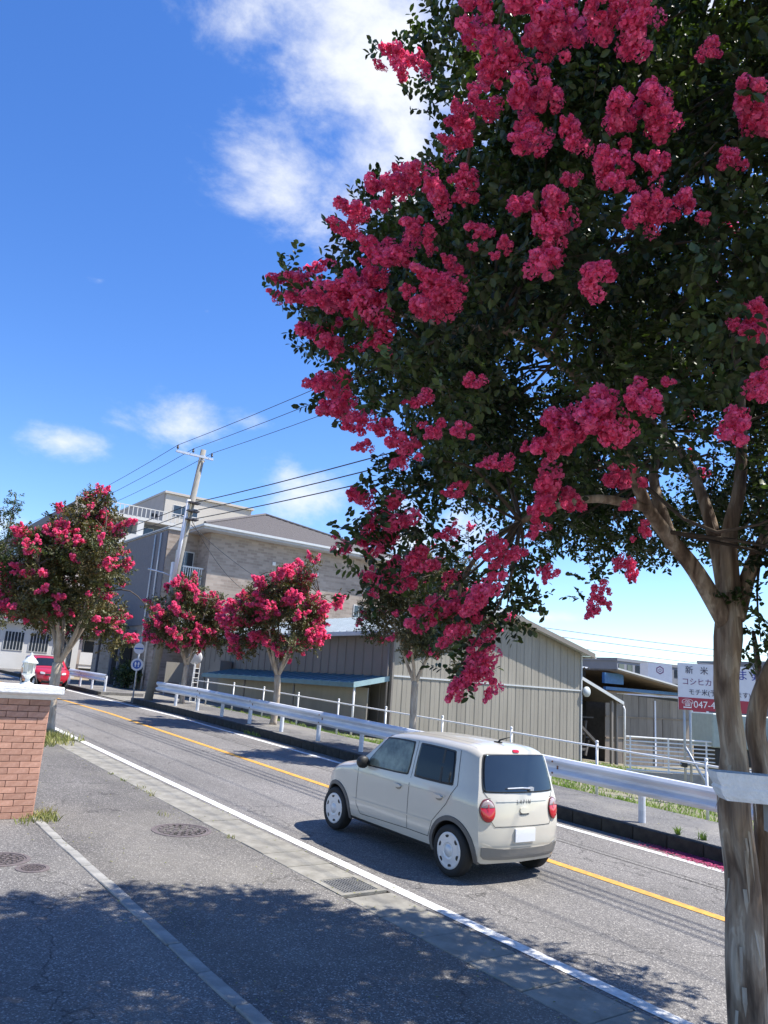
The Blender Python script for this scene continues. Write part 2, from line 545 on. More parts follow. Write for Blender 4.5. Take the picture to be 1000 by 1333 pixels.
# ------------------------------------------------------------------ mesh helpers
class MB:
    def __init__(self):
        self.v, self.f, self.mi = [], [], []

    def add(self, vs_, fs_, m=0):
        k = len(self.v)
        self.v += [tuple(p) for p in vs_]
        self.f += [tuple(i + k for i in q) for q in fs_]
        self.mi += [m] * len(fs_)
        return self

    def box(self, x0, x1, y0, y1, z0, z1, m=0, ground=False):
        def z(y, h):
            return h + (zg(y) if ground else 0)
        vs_ = [(x0, y0, z(y0, z0)), (x1, y0, z(y0, z0)), (x1, y1, z(y1, z0)), (x0, y1, z(y1, z0)),
               (x0, y0, z(y0, z1)), (x1, y0, z(y0, z1)), (x1, y1, z(y1, z1)), (x0, y1, z(y1, z1))]
        return self.add(vs_, [(0, 3, 2, 1), (4, 5, 6, 7), (0, 1, 5, 4), (1, 2, 6, 5), (2, 3, 7, 6), (3, 0, 4, 7)], m)

    def obox(self, c, ax, ay, az, m=0):
        """box with half-axis vectors"""
        c, ax, ay, az = Vector(c), Vector(ax), Vector(ay), Vector(az)
        vs_ = [c + sx * ax + sy * ay + sz * az for sz in (-1, 1) for sy in (-1, 1) for sx in (-1, 1)]
        return self.add(vs_, [(0, 2, 3, 1), (4, 5, 7, 6), (0, 1, 5, 4), (1, 3, 7, 5), (3, 2, 6, 7), (2, 0, 4, 6)], m)

    def tube(self, pts, rad, n=8, m=0, cap=True, flute=None):
        pts = [Vector(p) for p in pts]
        if not hasattr(rad, '__len__'):
            rad = [rad] * len(pts)
        k = len(self.v)
        t0 = (pts[1] - pts[0]).normalized()
        a = t0.cross(Vector((0, 0, 1)))
        if a.length < .05:
            a = t0.cross(Vector((0, 1, 0)))
        a.normalize()
        vs_ = []
        for i, p in enumerate(pts):
            t = (pts[min(i + 1, len(pts) - 1)] - pts[max(i - 1, 0)]).normalized()
            a = (a - t * a.dot(t)).normalized()
            b = t.cross(a)
            for j in range(n):
                th = 2 * math.pi * j / n
                r = rad[i] * (flute(th, i, p) if flute else 1)
                vs_.append(p + (a * math.cos(th) + b * math.sin(th)) * r)
        fs_ = [(i * n + j, i * n + (j + 1) % n, (i + 1) * n + (j + 1) % n, (i + 1) * n + j) for i in range(len(pts) - 1) for j in range(n)]
        if cap:
            fs_.append(tuple(reversed(range(n))))
            fs_.append(tuple(range((len(pts) - 1) * n, len(pts) * n)))
        return self.add(vs_, fs_, m)

    def lathe(self, prof, c=(0, 0, 0), n=24, axis='Z', m=0):
        vs_, fs_ = [], []
        for r, h in prof:
            for j in range(n):
                th = 2 * math.pi * j / n
                x, y = r * math.cos(th), r * math.sin(th)
                p = {'Z': (x, y, h), 'X': (h, x, y), 'Y': (x, h, y)}[axis]
                vs_.append((p[0] + c[0], p[1] + c[1], p[2] + c[2]))
        for i in range(len(prof) - 1):
            for j in range(n):
                fs_.append((i * n + j, i * n + (j + 1) % n, (i + 1) * n + (j + 1) % n, (i + 1) * n + j))
        return self.add(vs_, fs_, m)

    def prism(self, poly, axis, a, b, m=0):
        """poly: 2-D outline in the two other axes, extruded along axis from a to b"""
        def P(q, h):
            return {'X': (h, q[0], q[1]), 'Y': (q[0], h, q[1]), 'Z': (q[0], q[1], h)}[axis]
        n = len(poly)
        vs_ = [P(q, a) for q in poly] + [P(q, b) for q in poly]
        fs_ = [tuple(range(n)), tuple(reversed(range(n, 2 * n)))]
        fs_ += [(i, i + n, (i + 1) % n + n, (i + 1) % n) for i in range(n)]
        return self.add(vs_, fs_, m)

    def mesh(self, name, mats, smooth=False, fix=True, bevel=0):
        me = bpy.data.meshes.new(name)
        me.from_pydata(self.v, [], self.f)
        ml = mats if isinstance(mats, (list, tuple)) else [mats]
        for q in ml:
            me.materials.append(MATS[q] if isinstance(q, str) else q)
        if any(self.mi):
            me.polygons.foreach_set('material_index', self.mi)
        if fix or bevel:
            bm = bmesh.new()
            bm.from_mesh(me)
            bmesh.ops.recalc_face_normals(bm, faces=bm.faces)
            if bevel:
                bmesh.ops.bevel(bm, geom=[e for e in bm.edges], offset=bevel, segments=1, affect='EDGES', profile=.5)
            bm.to_mesh(me)
            bm.free()
        if smooth:
            me.polygons.foreach_set('use_smooth', [True] * len(me.polygons))
        me.update()
        return me


def wloc(o):
    p = Vector((0, 0, 0))
    while o:
        p += o.location
        o = o.parent
    return p


def put(name, me, loc=(0, 0, 0), parent=None, rot=None, scale=None):
    """link mesh data at a world location, as a child when a parent is given"""
    o = bpy.data.objects.new(name, me)
    COL.objects.link(o)
    o.location = Vector(loc)
    if parent:
        o.parent = parent
        o.location = Vector(loc) - wloc(parent)
    if rot is not None:
        o.rotation_euler = rot
    if scale is not None:
        o.scale = scale if hasattr(scale, '__len__') else (scale,) * 3
    return o


def part(name, mb, mats, parent=None, origin=None, **kw):
    """one mesh object from world-space vertices"""
    if origin is None:
        origin = wloc(parent) if parent else Vector((0, 0, 0))
    origin = Vector(origin)
    mb.v = [(p[0] - origin.x, p[1] - origin.y, p[2] - origin.z) for p in mb.v]
    return put(name, mb.mesh(name, mats, **kw), origin, parent)


def empty(name, loc, label, cat, group=None):
    o = bpy.data.objects.new(name, None)
    COL.objects.link(o)
    o.location = loc
    o.empty_display_size = .2
    return tag(o, label, cat, group)


def tag(o, label, cat, group=None, kind=None):
    o['label'] = label
    o['category'] = cat
    if group:
        o['group'] = group
    if kind:
        o['kind'] = kind
    return o


def structure(o):
    o['kind'] = 'structure'
    return o


def text_mesh(body, size, extrude, m, align='LEFT'):
    cu = bpy.data.curves.new('lettering', 'FONT')
    cu.body = body
    cu.size = size
    cu.extrude = extrude
    cu.align_x = align
    ob = bpy.data.objects.new('lettering_source', cu)
    COL.objects.link(ob)
    bpy.context.view_layer.update()
    dg = bpy.context.evaluated_depsgraph_get()
    me = bpy.data.meshes.new_from_object(ob.evaluated_get(dg))
    bpy.data.objects.remove(ob, do_unlink=True)
    bpy.data.curves.remove(cu)
    me.materials.clear()
    me.materials.append(MATS[m])
    return me


def strip(name, x0, x1, y0, y1, h, m, step=2., thick=0., x_fn=None):
    mb = MB()
    n = max(1, int(math.ceil((y1 - y0) / step)))
    vs_, fs_ = [], []
    for i in range(n + 1):
        y = y0 + (y1 - y0) * i / n
        vs_ += [(x0, y, zg(y) + h), (x1, y, zg(y) + h)]
        if thick:
            vs_ += [(x0, y, zg(y) + h - thick), (x1, y, zg(y) + h - thick)]
    k = 4 if thick else 2
    for i in range(n):
        a, b = i * k, (i + 1) * k
        fs_.append((a, a + 1, b + 1, b))
        if thick:
            fs_ += [(a + 2, b + 2, b + 3, a + 3), (a, b, b + 2, a + 2), (a + 1, a + 3, b + 3, b + 1)]
    if thick:
        fs_ += [(0, 2, 3, 1), (n * 4, n * 4 + 1, n * 4 + 3, n * 4 + 2)]
    mb.add(vs_, fs_)
    return part(name, mb, m, fix=bool(thick))



# ------------------------------------------------------------------ the setting: ground, road, pavements
def build_ground():
    mb = MB()
    xs = [-300, -60, -20, -8, 2.7, 5.5, 11, 14, 20, 30, 44, 60, 140, 400]
    ys = [-120, -40, -10, 0, 10, 20, 26, 35, 50, 60, 70, 120, 300, 900]
    vs_ = [(x, y, yd(x, max(y, -40)) - .05) for y in ys for x in xs]
    n = len(xs)
    fs_ = [(j * n + i, j * n + i + 1, (j + 1) * n + i + 1, (j + 1) * n + i) for j in range(len(ys) - 1) for i in range(n - 1)]
    mb.add(vs_, fs_)
    structure(part('ground', mb, 'earth', fix=False))
    structure(strip('road', 5.45, 11.0, -12, 90, 0, 'road_asphalt'))
    structure(strip('near_pavement', -7, 2.77, -8, 40, 0.0, 'pavement_asphalt'))
    structure(strip('driveway_apron', 2.89, 4.86, -8, 40, 0.0, 'apron_asphalt'))
    structure(strip('gutter_bed', 4.85, 5.46, -8, 40, -.018, 'kerb_dark'))
    structure(strip('edge_bed', 2.76, 2.90, -8, 12, -.018, 'kerb_dark'))
    structure(strip('far_pavement', 11.14, 13.1, -8, 32.0, .20, 'far_pavement', thick=.3))
    structure(strip('far_pavement', 11.14, 13.1, 36.0, 70.0, .16, 'far_pavement', thick=.3))
    structure(strip('driveway_entry', 11.0, 15.6, 31.4, 52.0, .03, 'gutter'))
    mb = MB()
    gx, gy = [14.0 + i * 2 for i in range(16)] + [50, 60], [-8 + 2 * i for i in range(20)] + [31.0]
    mb.add([(x, y, yd(x, y) - .03) for y in gy for x in gx], [(j * len(gx) + i, j * len(gx) + i + 1, (j + 1) * len(gx) + i + 1, (j + 1) * len(gx) + i) for j in range(len(gy) - 1) for i in range(len(gx) - 1)])
    structure(part('yard', mb, 'sand', fix=False))
    # painted lines
    for nm, x, m, y1 in (('edge_line', 5.58, 'line_white', 80), ('centre_line', 8.42, 'line_yellow', 80), ('far_edge_line', 10.55, 'line_white', 80)):
        structure(strip(nm, x - .075, x + .075, -12, y1, .005, m, step=2.))
    # tyre-worn sealed joint along the far lane
    structure(strip('tar_seam', 9.55, 9.566, -10, 30, .004, 'kerb_dark'))
    structure(strip('tar_seam', 9.70, 9.71, -10, 30, .004, 'kerb_dark'))
    # gutter slabs, edging stones and kerb stones: pieces of the pavement
    gut = bpy.data.objects['gutter_bed']
    r = random.Random(3)
    sl = MB().box(-.288, .288, -.294, .294, -.1, 0).mesh('gutter_slab', 'gutter', bevel=.006)
    tilt = math.atan(.036)
    y = -1.2
    while y < 19:
        if not (7.0 < y < 7.55):
            put('gutter_slab', sl, (5.155 + r.uniform(-.003, .003), y, zg(y) + .004 + r.uniform(-.003, .003)), gut, (tilt + r.uniform(-.004, .004), r.uniform(-.006, .006), r.uniform(-.004, .004)))
        y += .6
    edg = bpy.data.objects['edge_bed']
    st = MB().box(-.058, .058, -.295, .295, -.12, 0).mesh('edge_stone', 'edge_stone', bevel=.008)
    y = 0.
    while y < 11.0:
        put('edge_stone', st, (2.83 + r.uniform(-.006, .006), y, zg(y) + .012 + r.uniform(-.005, .006)), edg, (tilt + r.uniform(-.008, .008), r.uniform(-.02, .02), r.uniform(-.012, .012)))
        y += .605
    far = bpy.data.objects['far_pavement']
    kb = MB().box(-.075, .075, -.296, .296, -.22, .205).mesh('kerb_stone', 'kerb_dark', bevel=.012)
    y = 1.0
    while y < 31.6:
        put('kerb_stone', kb, (11.065 + r.uniform(-.004, .004), y, zg(y) + r.uniform(-.004, .004)), far, (tilt, 0, 0))
        y += .6
    kfar = bpy.data.objects['far_pavement.001']
    y = 36.3
    while y < 60:
        put('kerb_stone', kb, (11.065, y, zg(y) - .04), kfar, (math.atan(.022), 0, 0))
        y += .6


build_ground()


def disc_cover(name, x, y, rx, m, label, segs=28):
    t = empty(name, (x, y, zg(y)), label, 'manhole')
    tilt = math.atan(.036)
    mb = MB()
    mb.lathe([(rx + .045, -.02), (rx + .045, .006), (rx + .006, .008), (rx + .004, -.02)], n=segs)
    put('rim', mb.mesh('rim', 'iron', smooth=False), (x, y, zg(y)), t, (tilt, 0, 0))
    mb = MB()
    mb.lathe([(rx, -.02), (rx, .004), (rx * .93, .004), (rx * .93, .0), (0.001, .0)], n=segs)
    # raised studs in rings
    for k in range(1, 4):
        for j in range(6 * k):
            th = 2 * math.pi * j / (6 * k)
            cx_, cy_ = math.cos(th) * rx * k / 3.8, math.sin(th) * rx * k / 3.8
            s = rx * .07
            mb.box(cx_ - s, cx_ + s, cy_ - s, cy_ + s, -.002, .007)
    put('cover', mb.mesh('cover', m), (x, y, zg(y)), t, (tilt, 0, 0))


disc_cover('manhole_cover', 4.40, 10.06, .34, 'iron', 'rusty dark manhole cover in the driveway apron beside the gutter')
disc_cover('manhole_cover', 2.08, 9.25, .24, 'iron', 'reddish brown round cover in front of the brick pier')
disc_cover('valve_cover', 2.30, 8.83, .12, 'iron', 'small dark round valve cover beside the edging stones')


def drain():
    x, y = 5.155, 7.28
    t = empty('drain_grate', (x, y, zg(y)), 'metal lattice drain grate set in the concrete gutter', 'drain')
    tilt = (math.atan(.036), 0, 0)
    fr = MB()
    fr.box(-.29, .29, -.30, -.24, -.08, .008).box(-.29, .29, .24, .30, -.08, .008).box(-.29, -.22, -.24, .24, -.08, .008).box(.22, .29, -.24, .24, -.08, .008)
    put('frame', fr.mesh('frame', 'gutter'), (x, y, zg(y)), t, tilt)
    put('pit', MB().box(-.22, .22, -.24, .24, -.12, -.075).mesh('pit', 'void_shade'), (x, y, zg(y)), t, tilt)
    bar = MB().box(-.006, .006, -.24, .24, -.04, .004).mesh('bar', 'grate')
    for i in range(12):
        put('bar', bar, (x - .2 + i * .0364, y, zg(y)), t, tilt)
    bar = MB().box(-.22, .22, -.006, .006, -.035, .002).mesh('crossbar', 'grate')
    for i in range(11):
        yy = y - .21 + i * .042
        put('crossbar', bar, (x, yy, zg(yy)), t, tilt)


drain()


# ------------------------------------------------------------------ trees
def leaf_arrays(clumps, total, length, width, rng, up=.25):
    """leaves in two ranks on short twigs that fill leafy boughs; returns verts, quads and the twig segments"""
    cl = np.array(clumps, float)
    w = cl[:, 3] ** 2.2
    per = 11
    nt = int(total / per)
    idx = rng.choice(len(cl), nt, p=w / w.sum())
    dirs = rng.normal(size=(nt, 3))
    dirs /= np.linalg.norm(dirs, axis=1)[:, None]
    rad = rng.uniform(0, 1, nt) ** .45
    base = cl[idx, :3] + dirs * (rad * cl[idx, 3])[:, None]
    td = dirs * .7 + rng.normal(size=(nt, 3)) * .55 + np.array([0, 0, .15])
    td /= np.linalg.norm(td, axis=1)[:, None]
    tl = rng.uniform(2.2, 3.8, nt) * length
    ax = np.cross(td, rng.normal(size=(nt, 3)))
    ax /= np.linalg.norm(ax, axis=1)[:, None]
    k = np.arange(per)
    pos = base[:, None, :] + td[:, None, :] * (tl[:, None] * ((k + .5) / per))[:, :, None]
    side = np.where(k % 2 == 0, 1., -1.)
    a = ax[:, None, :] * side[None, :, None] + td[:, None, :] * rng.uniform(.3, .9, (nt, per))[:, :, None] + rng.normal(size=(nt, per, 3)) * .3
    a[:, :, 2] -= .12
    a /= np.linalg.norm(a, axis=2)[:, :, None]
    nrm = rng.normal(size=(nt, per, 3)) * .6 + np.array([0, 0, .8])
    s = np.cross(a, nrm)
    s /= np.linalg.norm(s, axis=2)[:, :, None] + 1e-9
    n2 = np.cross(s, a)
    sz = length * rng.uniform(.65, 1.2, (nt, per))[:, :, None]
    wd = width * rng.uniform(.75, 1.15, (nt, per))[:, :, None]
    b = pos
    v = np.stack([b, b + a * sz * .32 + s * wd * .46 + n2 * wd * .12, b + a * sz * .70 + s * wd * .42 + n2 * wd * .10,
                  b + a * sz - n2 * wd * .12, b + a * sz * .70 - s * wd * .42 + n2 * wd * .10, b + a * sz * .32 - s * wd * .46 + n2 * wd * .12], axis=2)
    v = v.reshape(-1, 3)
    nl = nt * per
    o = (np.arange(nl) * 6)[:, None]
    q = np.concatenate([o + np.array([[0, 1, 2, 3]]), o + np.array([[0, 3, 4, 5]])], axis=1).reshape(-1, 4)
    return v, q, base, base + td * tl[:, None]


def np_mesh(name, v, q, m):
    me = bpy.data.meshes.new(name)
    k = q.shape[1]
    me.vertices.add(len(v))
    me.vertices.foreach_set('co', np.ascontiguousarray(v, np.float32).ravel())
    me.loops.add(q.size)
    me.loops.foreach_set('vertex_index', q.astype(np.int32).ravel())
    me.polygons.add(len(q))
    me.polygons.foreach_set('loop_start', np.arange(0, q.size, k, dtype=np.int32))
    for n in (m if isinstance(m, (list, tuple)) else [m]):
        me.materials.append(MATS[n])
    me.update(calc_edges=True)
    return me


def bloom_mesh(seed, balls=15, per=66, pet=.045):
    """panicle of ruffled florets, about 1 unit across"""
    rng = np.random.default_rng(seed)
    V, Fc = [], []
    for bi in range(balls):
        t = bi / (balls - 1)
        spread = .43 * (1 - t * .80)
        th = rng.uniform(0, 6.28)
        rr = spread * math.sqrt(rng.uniform(.1, 1))
        c = np.array([math.cos(th) * rr, math.sin(th) * rr, -.38 + .85 * t]) + rng.normal(size=3) * .04
        br = (.175 - .08 * t) * rng.uniform(.55, 1.35)
        for _ in range(per):
            n = rng.normal(size=3)
            n /= np.linalg.norm(n)
            p = c + n * br * rng.uniform(.72, 1.08)
            n = n + rng.normal(size=3) * .5
            n /= np.linalg.norm(n)
            a = np.cross(n, rng.normal(size=3))
            a /= np.linalg.norm(a)
            b = np.cross(n, a)
            k = len(V)
            V.append(p)
            R = pet * rng.uniform(.7, 1.25)
            for j in range(6):
                ang = j * math.pi / 3 + rng.uniform(-.25, .25)
                V.append(p + (a * math.cos(ang) + b * math.sin(ang)) * R * rng.uniform(.6, 1.2) + n * R * rng.uniform(-.45, .55))
            for j in range(6):
                Fc.append((k, k + 1 + j, k + 1 + (j + 1) % 6))
    return np_mesh('blossom_cluster', np.array(V), np.array(Fc), 'bloom')


BLOOMS = [bloom_mesh(20 + i) for i in range(7)]
BLOOMS_FAR = [bloom_mesh(40 + i, 11, 18, .10) for i in range(5)]


def catmull(pts, n=4):
    P = [Vector(p) for p in pts]
    P = [P[0] * 2 - P[1]] + P + [P[-1] * 2 - P[-2]]
    out = []
    for i in range(1, len(P) - 2):
        for j in range(n):
            t = j / n
            out.append(.5 * ((2 * P[i]) + (-P[i - 1] + P[i + 1]) * t + (2 * P[i - 1] - 5 * P[i] + 4 * P[i + 1] - P[i + 2]) * t * t + (-P[i - 1] + 3 * P[i] - 3 * P[i + 1] + P[i + 2]) * t ** 3))
    out.append(P[-2])
    return out


def reach_branches(mb, limb_pts, clumps, rng, r0=.022, frac=.7, n=5):
    """a branch from the nearest limb point to the heart of each bough"""
    L = np.array([tuple(p) for p in limb_pts])
    for c in clumps:
        if rng.random() > frac:
            continue
        c = np.array(c[:3])
        low = L[:, 2] < c[2] + .5
        d = np.linalg.norm(L - c, axis=1) + np.where(low, 0, 3)
        p = L[int(np.argmin(d))]
        ln = np.linalg.norm(c - p)
        if ln < .15 or ln > 2.2:
            continue
        mid = (p + c) / 2 + rng.normal(size=3) * .12 * ln + np.array([0, 0, .08 * ln])
        pts = catmull([p, mid, c], 3)
        rr = r0 * (.5 + .5 * min(1, ln))
        mb.tube(pts, [rr * (1 - .7 * i / (len(pts) - 1)) for i in range(len(pts))], n, cap=False)


def bark_flute(seed, amp=.08, lobes=3):
    ph = random.Random(seed).uniform(0, 6)

    def f(th, i, p):
        return 1 + amp * math.sin(lobes * th + ph + p[2] * .9) + amp * .5 * math.sin(7 * th + p[2] * 3.1 + ph)
    return f


def near_tree():
    base = (5.2, 2.92, zg(2.92))
    t = empty('crape_myrtle_tree', base, 'tall crape myrtle with thick bare trunk and dense pink blossom beside the white concrete beam', 'tree')
    rng = np.random.default_rng(4)
    limbs = {
        'l1': ([(5.19, 2.93, 2.93), (4.9, 2.99, 3.28), (4.66, 3.04, 3.49), (4.4, 3.05, 3.69), (4.02, 3.01, 4.1), (3.57, 3.03, 4.4), (3.14, 3.16, 4.56), (2.9, 3.39, 4.59), (2.55, 3.83, 4.76)], .070, .012),
        'l2': ([(5.21, 2.91, 2.99), (5.24, 2.93, 3.58), (5.32, 2.87, 4.05), (5.38, 2.89, 4.93), (5.31, 3.0, 6.15), (5.23, 3.12, 7.66)], .080, .014),
        'l3': ([(5.23, 2.9, 2.99), (5.45, 2.84, 3.49), (5.78, 2.73, 4.0), (6.38, 2.53, 5.13)], .068, .018),
        'l4': ([(5.22, 2.94, 3.04), (5.27, 3.09, 3.72), (5.32, 3.3, 4.25), (5.33, 3.54, 4.53), (5.28, 3.95, 5.29), (5.01, 4.27, 6.23)], .062, .013),
        'l5': ([(4.41, 3.04, 3.66), (4.02, 3.26, 3.67), (3.68, 3.63, 3.45), (3.37, 3.73, 3.04), (3.4, 3.65, 2.6)], .035, .008),
        'l6': ([(4.02, 3.01, 4.1), (3.98, 3.04, 4.87), (3.75, 3.21, 5.86), (3.38, 3.48, 6.79), (3.08, 3.69, 7.31)], .042, .010),
        'l7': ([(4.68, 3.03, 3.44), (4.75, 3.22, 3.99), (5.0, 3.29, 4.42), (5.11, 3.45, 5.43)], .05, .012)}
    mb = MB()
    main = [(5.23, 2.90, -.05), (5.24, 2.89, .25), (5.215, 2.90, .7), (5.235, 2.905, 1.25), (5.20, 2.93, 1.7), (5.205, 2.925, 2.1), (5.175, 2.945, 2.48), (5.19, 2.93, 2.85), (5.205, 2.92, 3.16)]
    pts = catmull(main, 6)
    rr = [np.interp(p.z, [-.05, .15, .5, 1.2, 1.9, 2.1, 2.6, 2.85, 3.2], [.18, .135, .115, .105, .102, .083, .080, .090, .075]) for p in pts]
    mb.tube(pts, rr, 30, flute=bark_flute(2, .11, 3))
    allp = list(pts[-3:])
    for k, (p, a, b) in limbs.items():
        q = catmull(p, 5)
        allp += q
        mb.tube(q, [a + (b - a) * (i / (len(q) - 1)) ** .75 for i in range(len(q))], 10, flute=bark_flute(len(k) + len(p), .05, 2))
    # the second stem on the right with its own low side shoot
    st = catmull([(5.36, 2.88, -.05), (5.40, 2.86, .8), (5.42, 2.85, 1.4), (5.45, 2.87, 1.98), (5.44, 2.90, 2.26), (5.48, 2.81, 2.61), (5.67, 2.56, 3.16), (5.87, 2.29, 3.89)], 6)
    mb.tube(st, [.085 - .035 * i / (len(st) - 1) for i in range(len(st))], 14, flute=bark_flute(9, .07, 3))
    allp += st[22:]
    mb.tube(catmull([(5.46, 2.86, 2.45), (5.62, 2.96, 2.75), (5.75, 3.05, 2.95)], 4), [.03 - .002 * i for i in range(9)], 7)
    br = MB()
    reach_branches(br, [p for p in allp if p.z > 3.5], NEAR_CLUMPS, rng, .015, .5)
    mb.add(br.v, br.f, 1)
    part('trunk', mb, ['bark', 'bark_twig'], t, smooth=True)
    v, q, tb, te = leaf_arrays(NEAR_CLUMPS, 350000, .054, .032, rng)
    o = put('crown', np_mesh('crown', v - np.array(base), q, 'leaf'), base, t)
    # twigs: thin three-sided sticks
    k = rng.choice(len(tb), 5200, replace=False)
    a, b = tb[k] - np.array(base), te[k] - np.array(base)
    ax = np.cross(b - a, np.array([.3, .2, 1.]))
    ax /= np.linalg.norm(ax, axis=1)[:, None]
    bx = np.cross(b - a, ax)
    bx /= np.linalg.norm(bx, axis=1)[:, None]
    r_ = .0028
    vv = np.stack([a + ax * r_, a - ax * r_ * .5 + bx * r_ * .87, a - ax * r_ * .5 - bx * r_ * .87, b], axis=1).reshape(-1, 3)
    oo = (np.arange(len(k)) * 4)[:, None]
    tq = np.concatenate([oo + np.array([[0, 1, 3]]), oo + np.array([[1, 2, 3]]), oo + np.array([[2, 0, 3]])], axis=1).reshape(-1, 3)
    put('twigs', np_mesh('twigs', vv, tq, 'bark_twig'), base, t)
    for i, (x, y, z, s) in enumerate(NEAR_BLOOMS):
        d = Vector((x, y, z)) - Vector((5.1, 2.85, 5.0))
        d = (d.normalized() + Vector((rnd.uniform(-.3, .3), rnd.uniform(-.3, .3), rnd.uniform(-.1, .3)))).normalized()
        put('blossom_cluster', BLOOMS[i % 7], (x, y, z), t, (d.to_track_quat('Z', 'Y') @ Matrix.Rotation(rnd.uniform(0, 6.28), 3, 'Z').to_quaternion()).to_euler(),
            (s * rnd.uniform(.85, 1.1), s * rnd.uniform(.85, 1.1), s * rnd.uniform(.95, 1.25)))
    # torn strips of bark hanging from the trunk
    r = random.Random(8)
    for i in range(16):
        th, z0, ln = r.uniform(2.6, 5.6), r.uniform(.5, 2.0), r.uniform(.10, .34)
        rad = .108
        pe = MB()
        c = Vector((5.2 + math.cos(th) * rad, 2.92 + math.sin(th) * rad, z0))
        out = Vector((math.cos(th), math.sin(th), 0))
        tn = Vector((-math.sin(th), math.cos(th), 0)) * r.uniform(.006, .014)
        p0, p1, p2 = c, c + out * .022 - Vector((0, 0, ln * .5)), c + out * r.uniform(.02, .07) - Vector((0, 0, ln))
        pe.add([p0 - tn, p0 + tn, p1 - tn, p1 + tn, p2], [(0, 1, 3, 2), (2, 3, 4)])
        part('peeling_bark', pe, 'bark_light', t, fix=False)


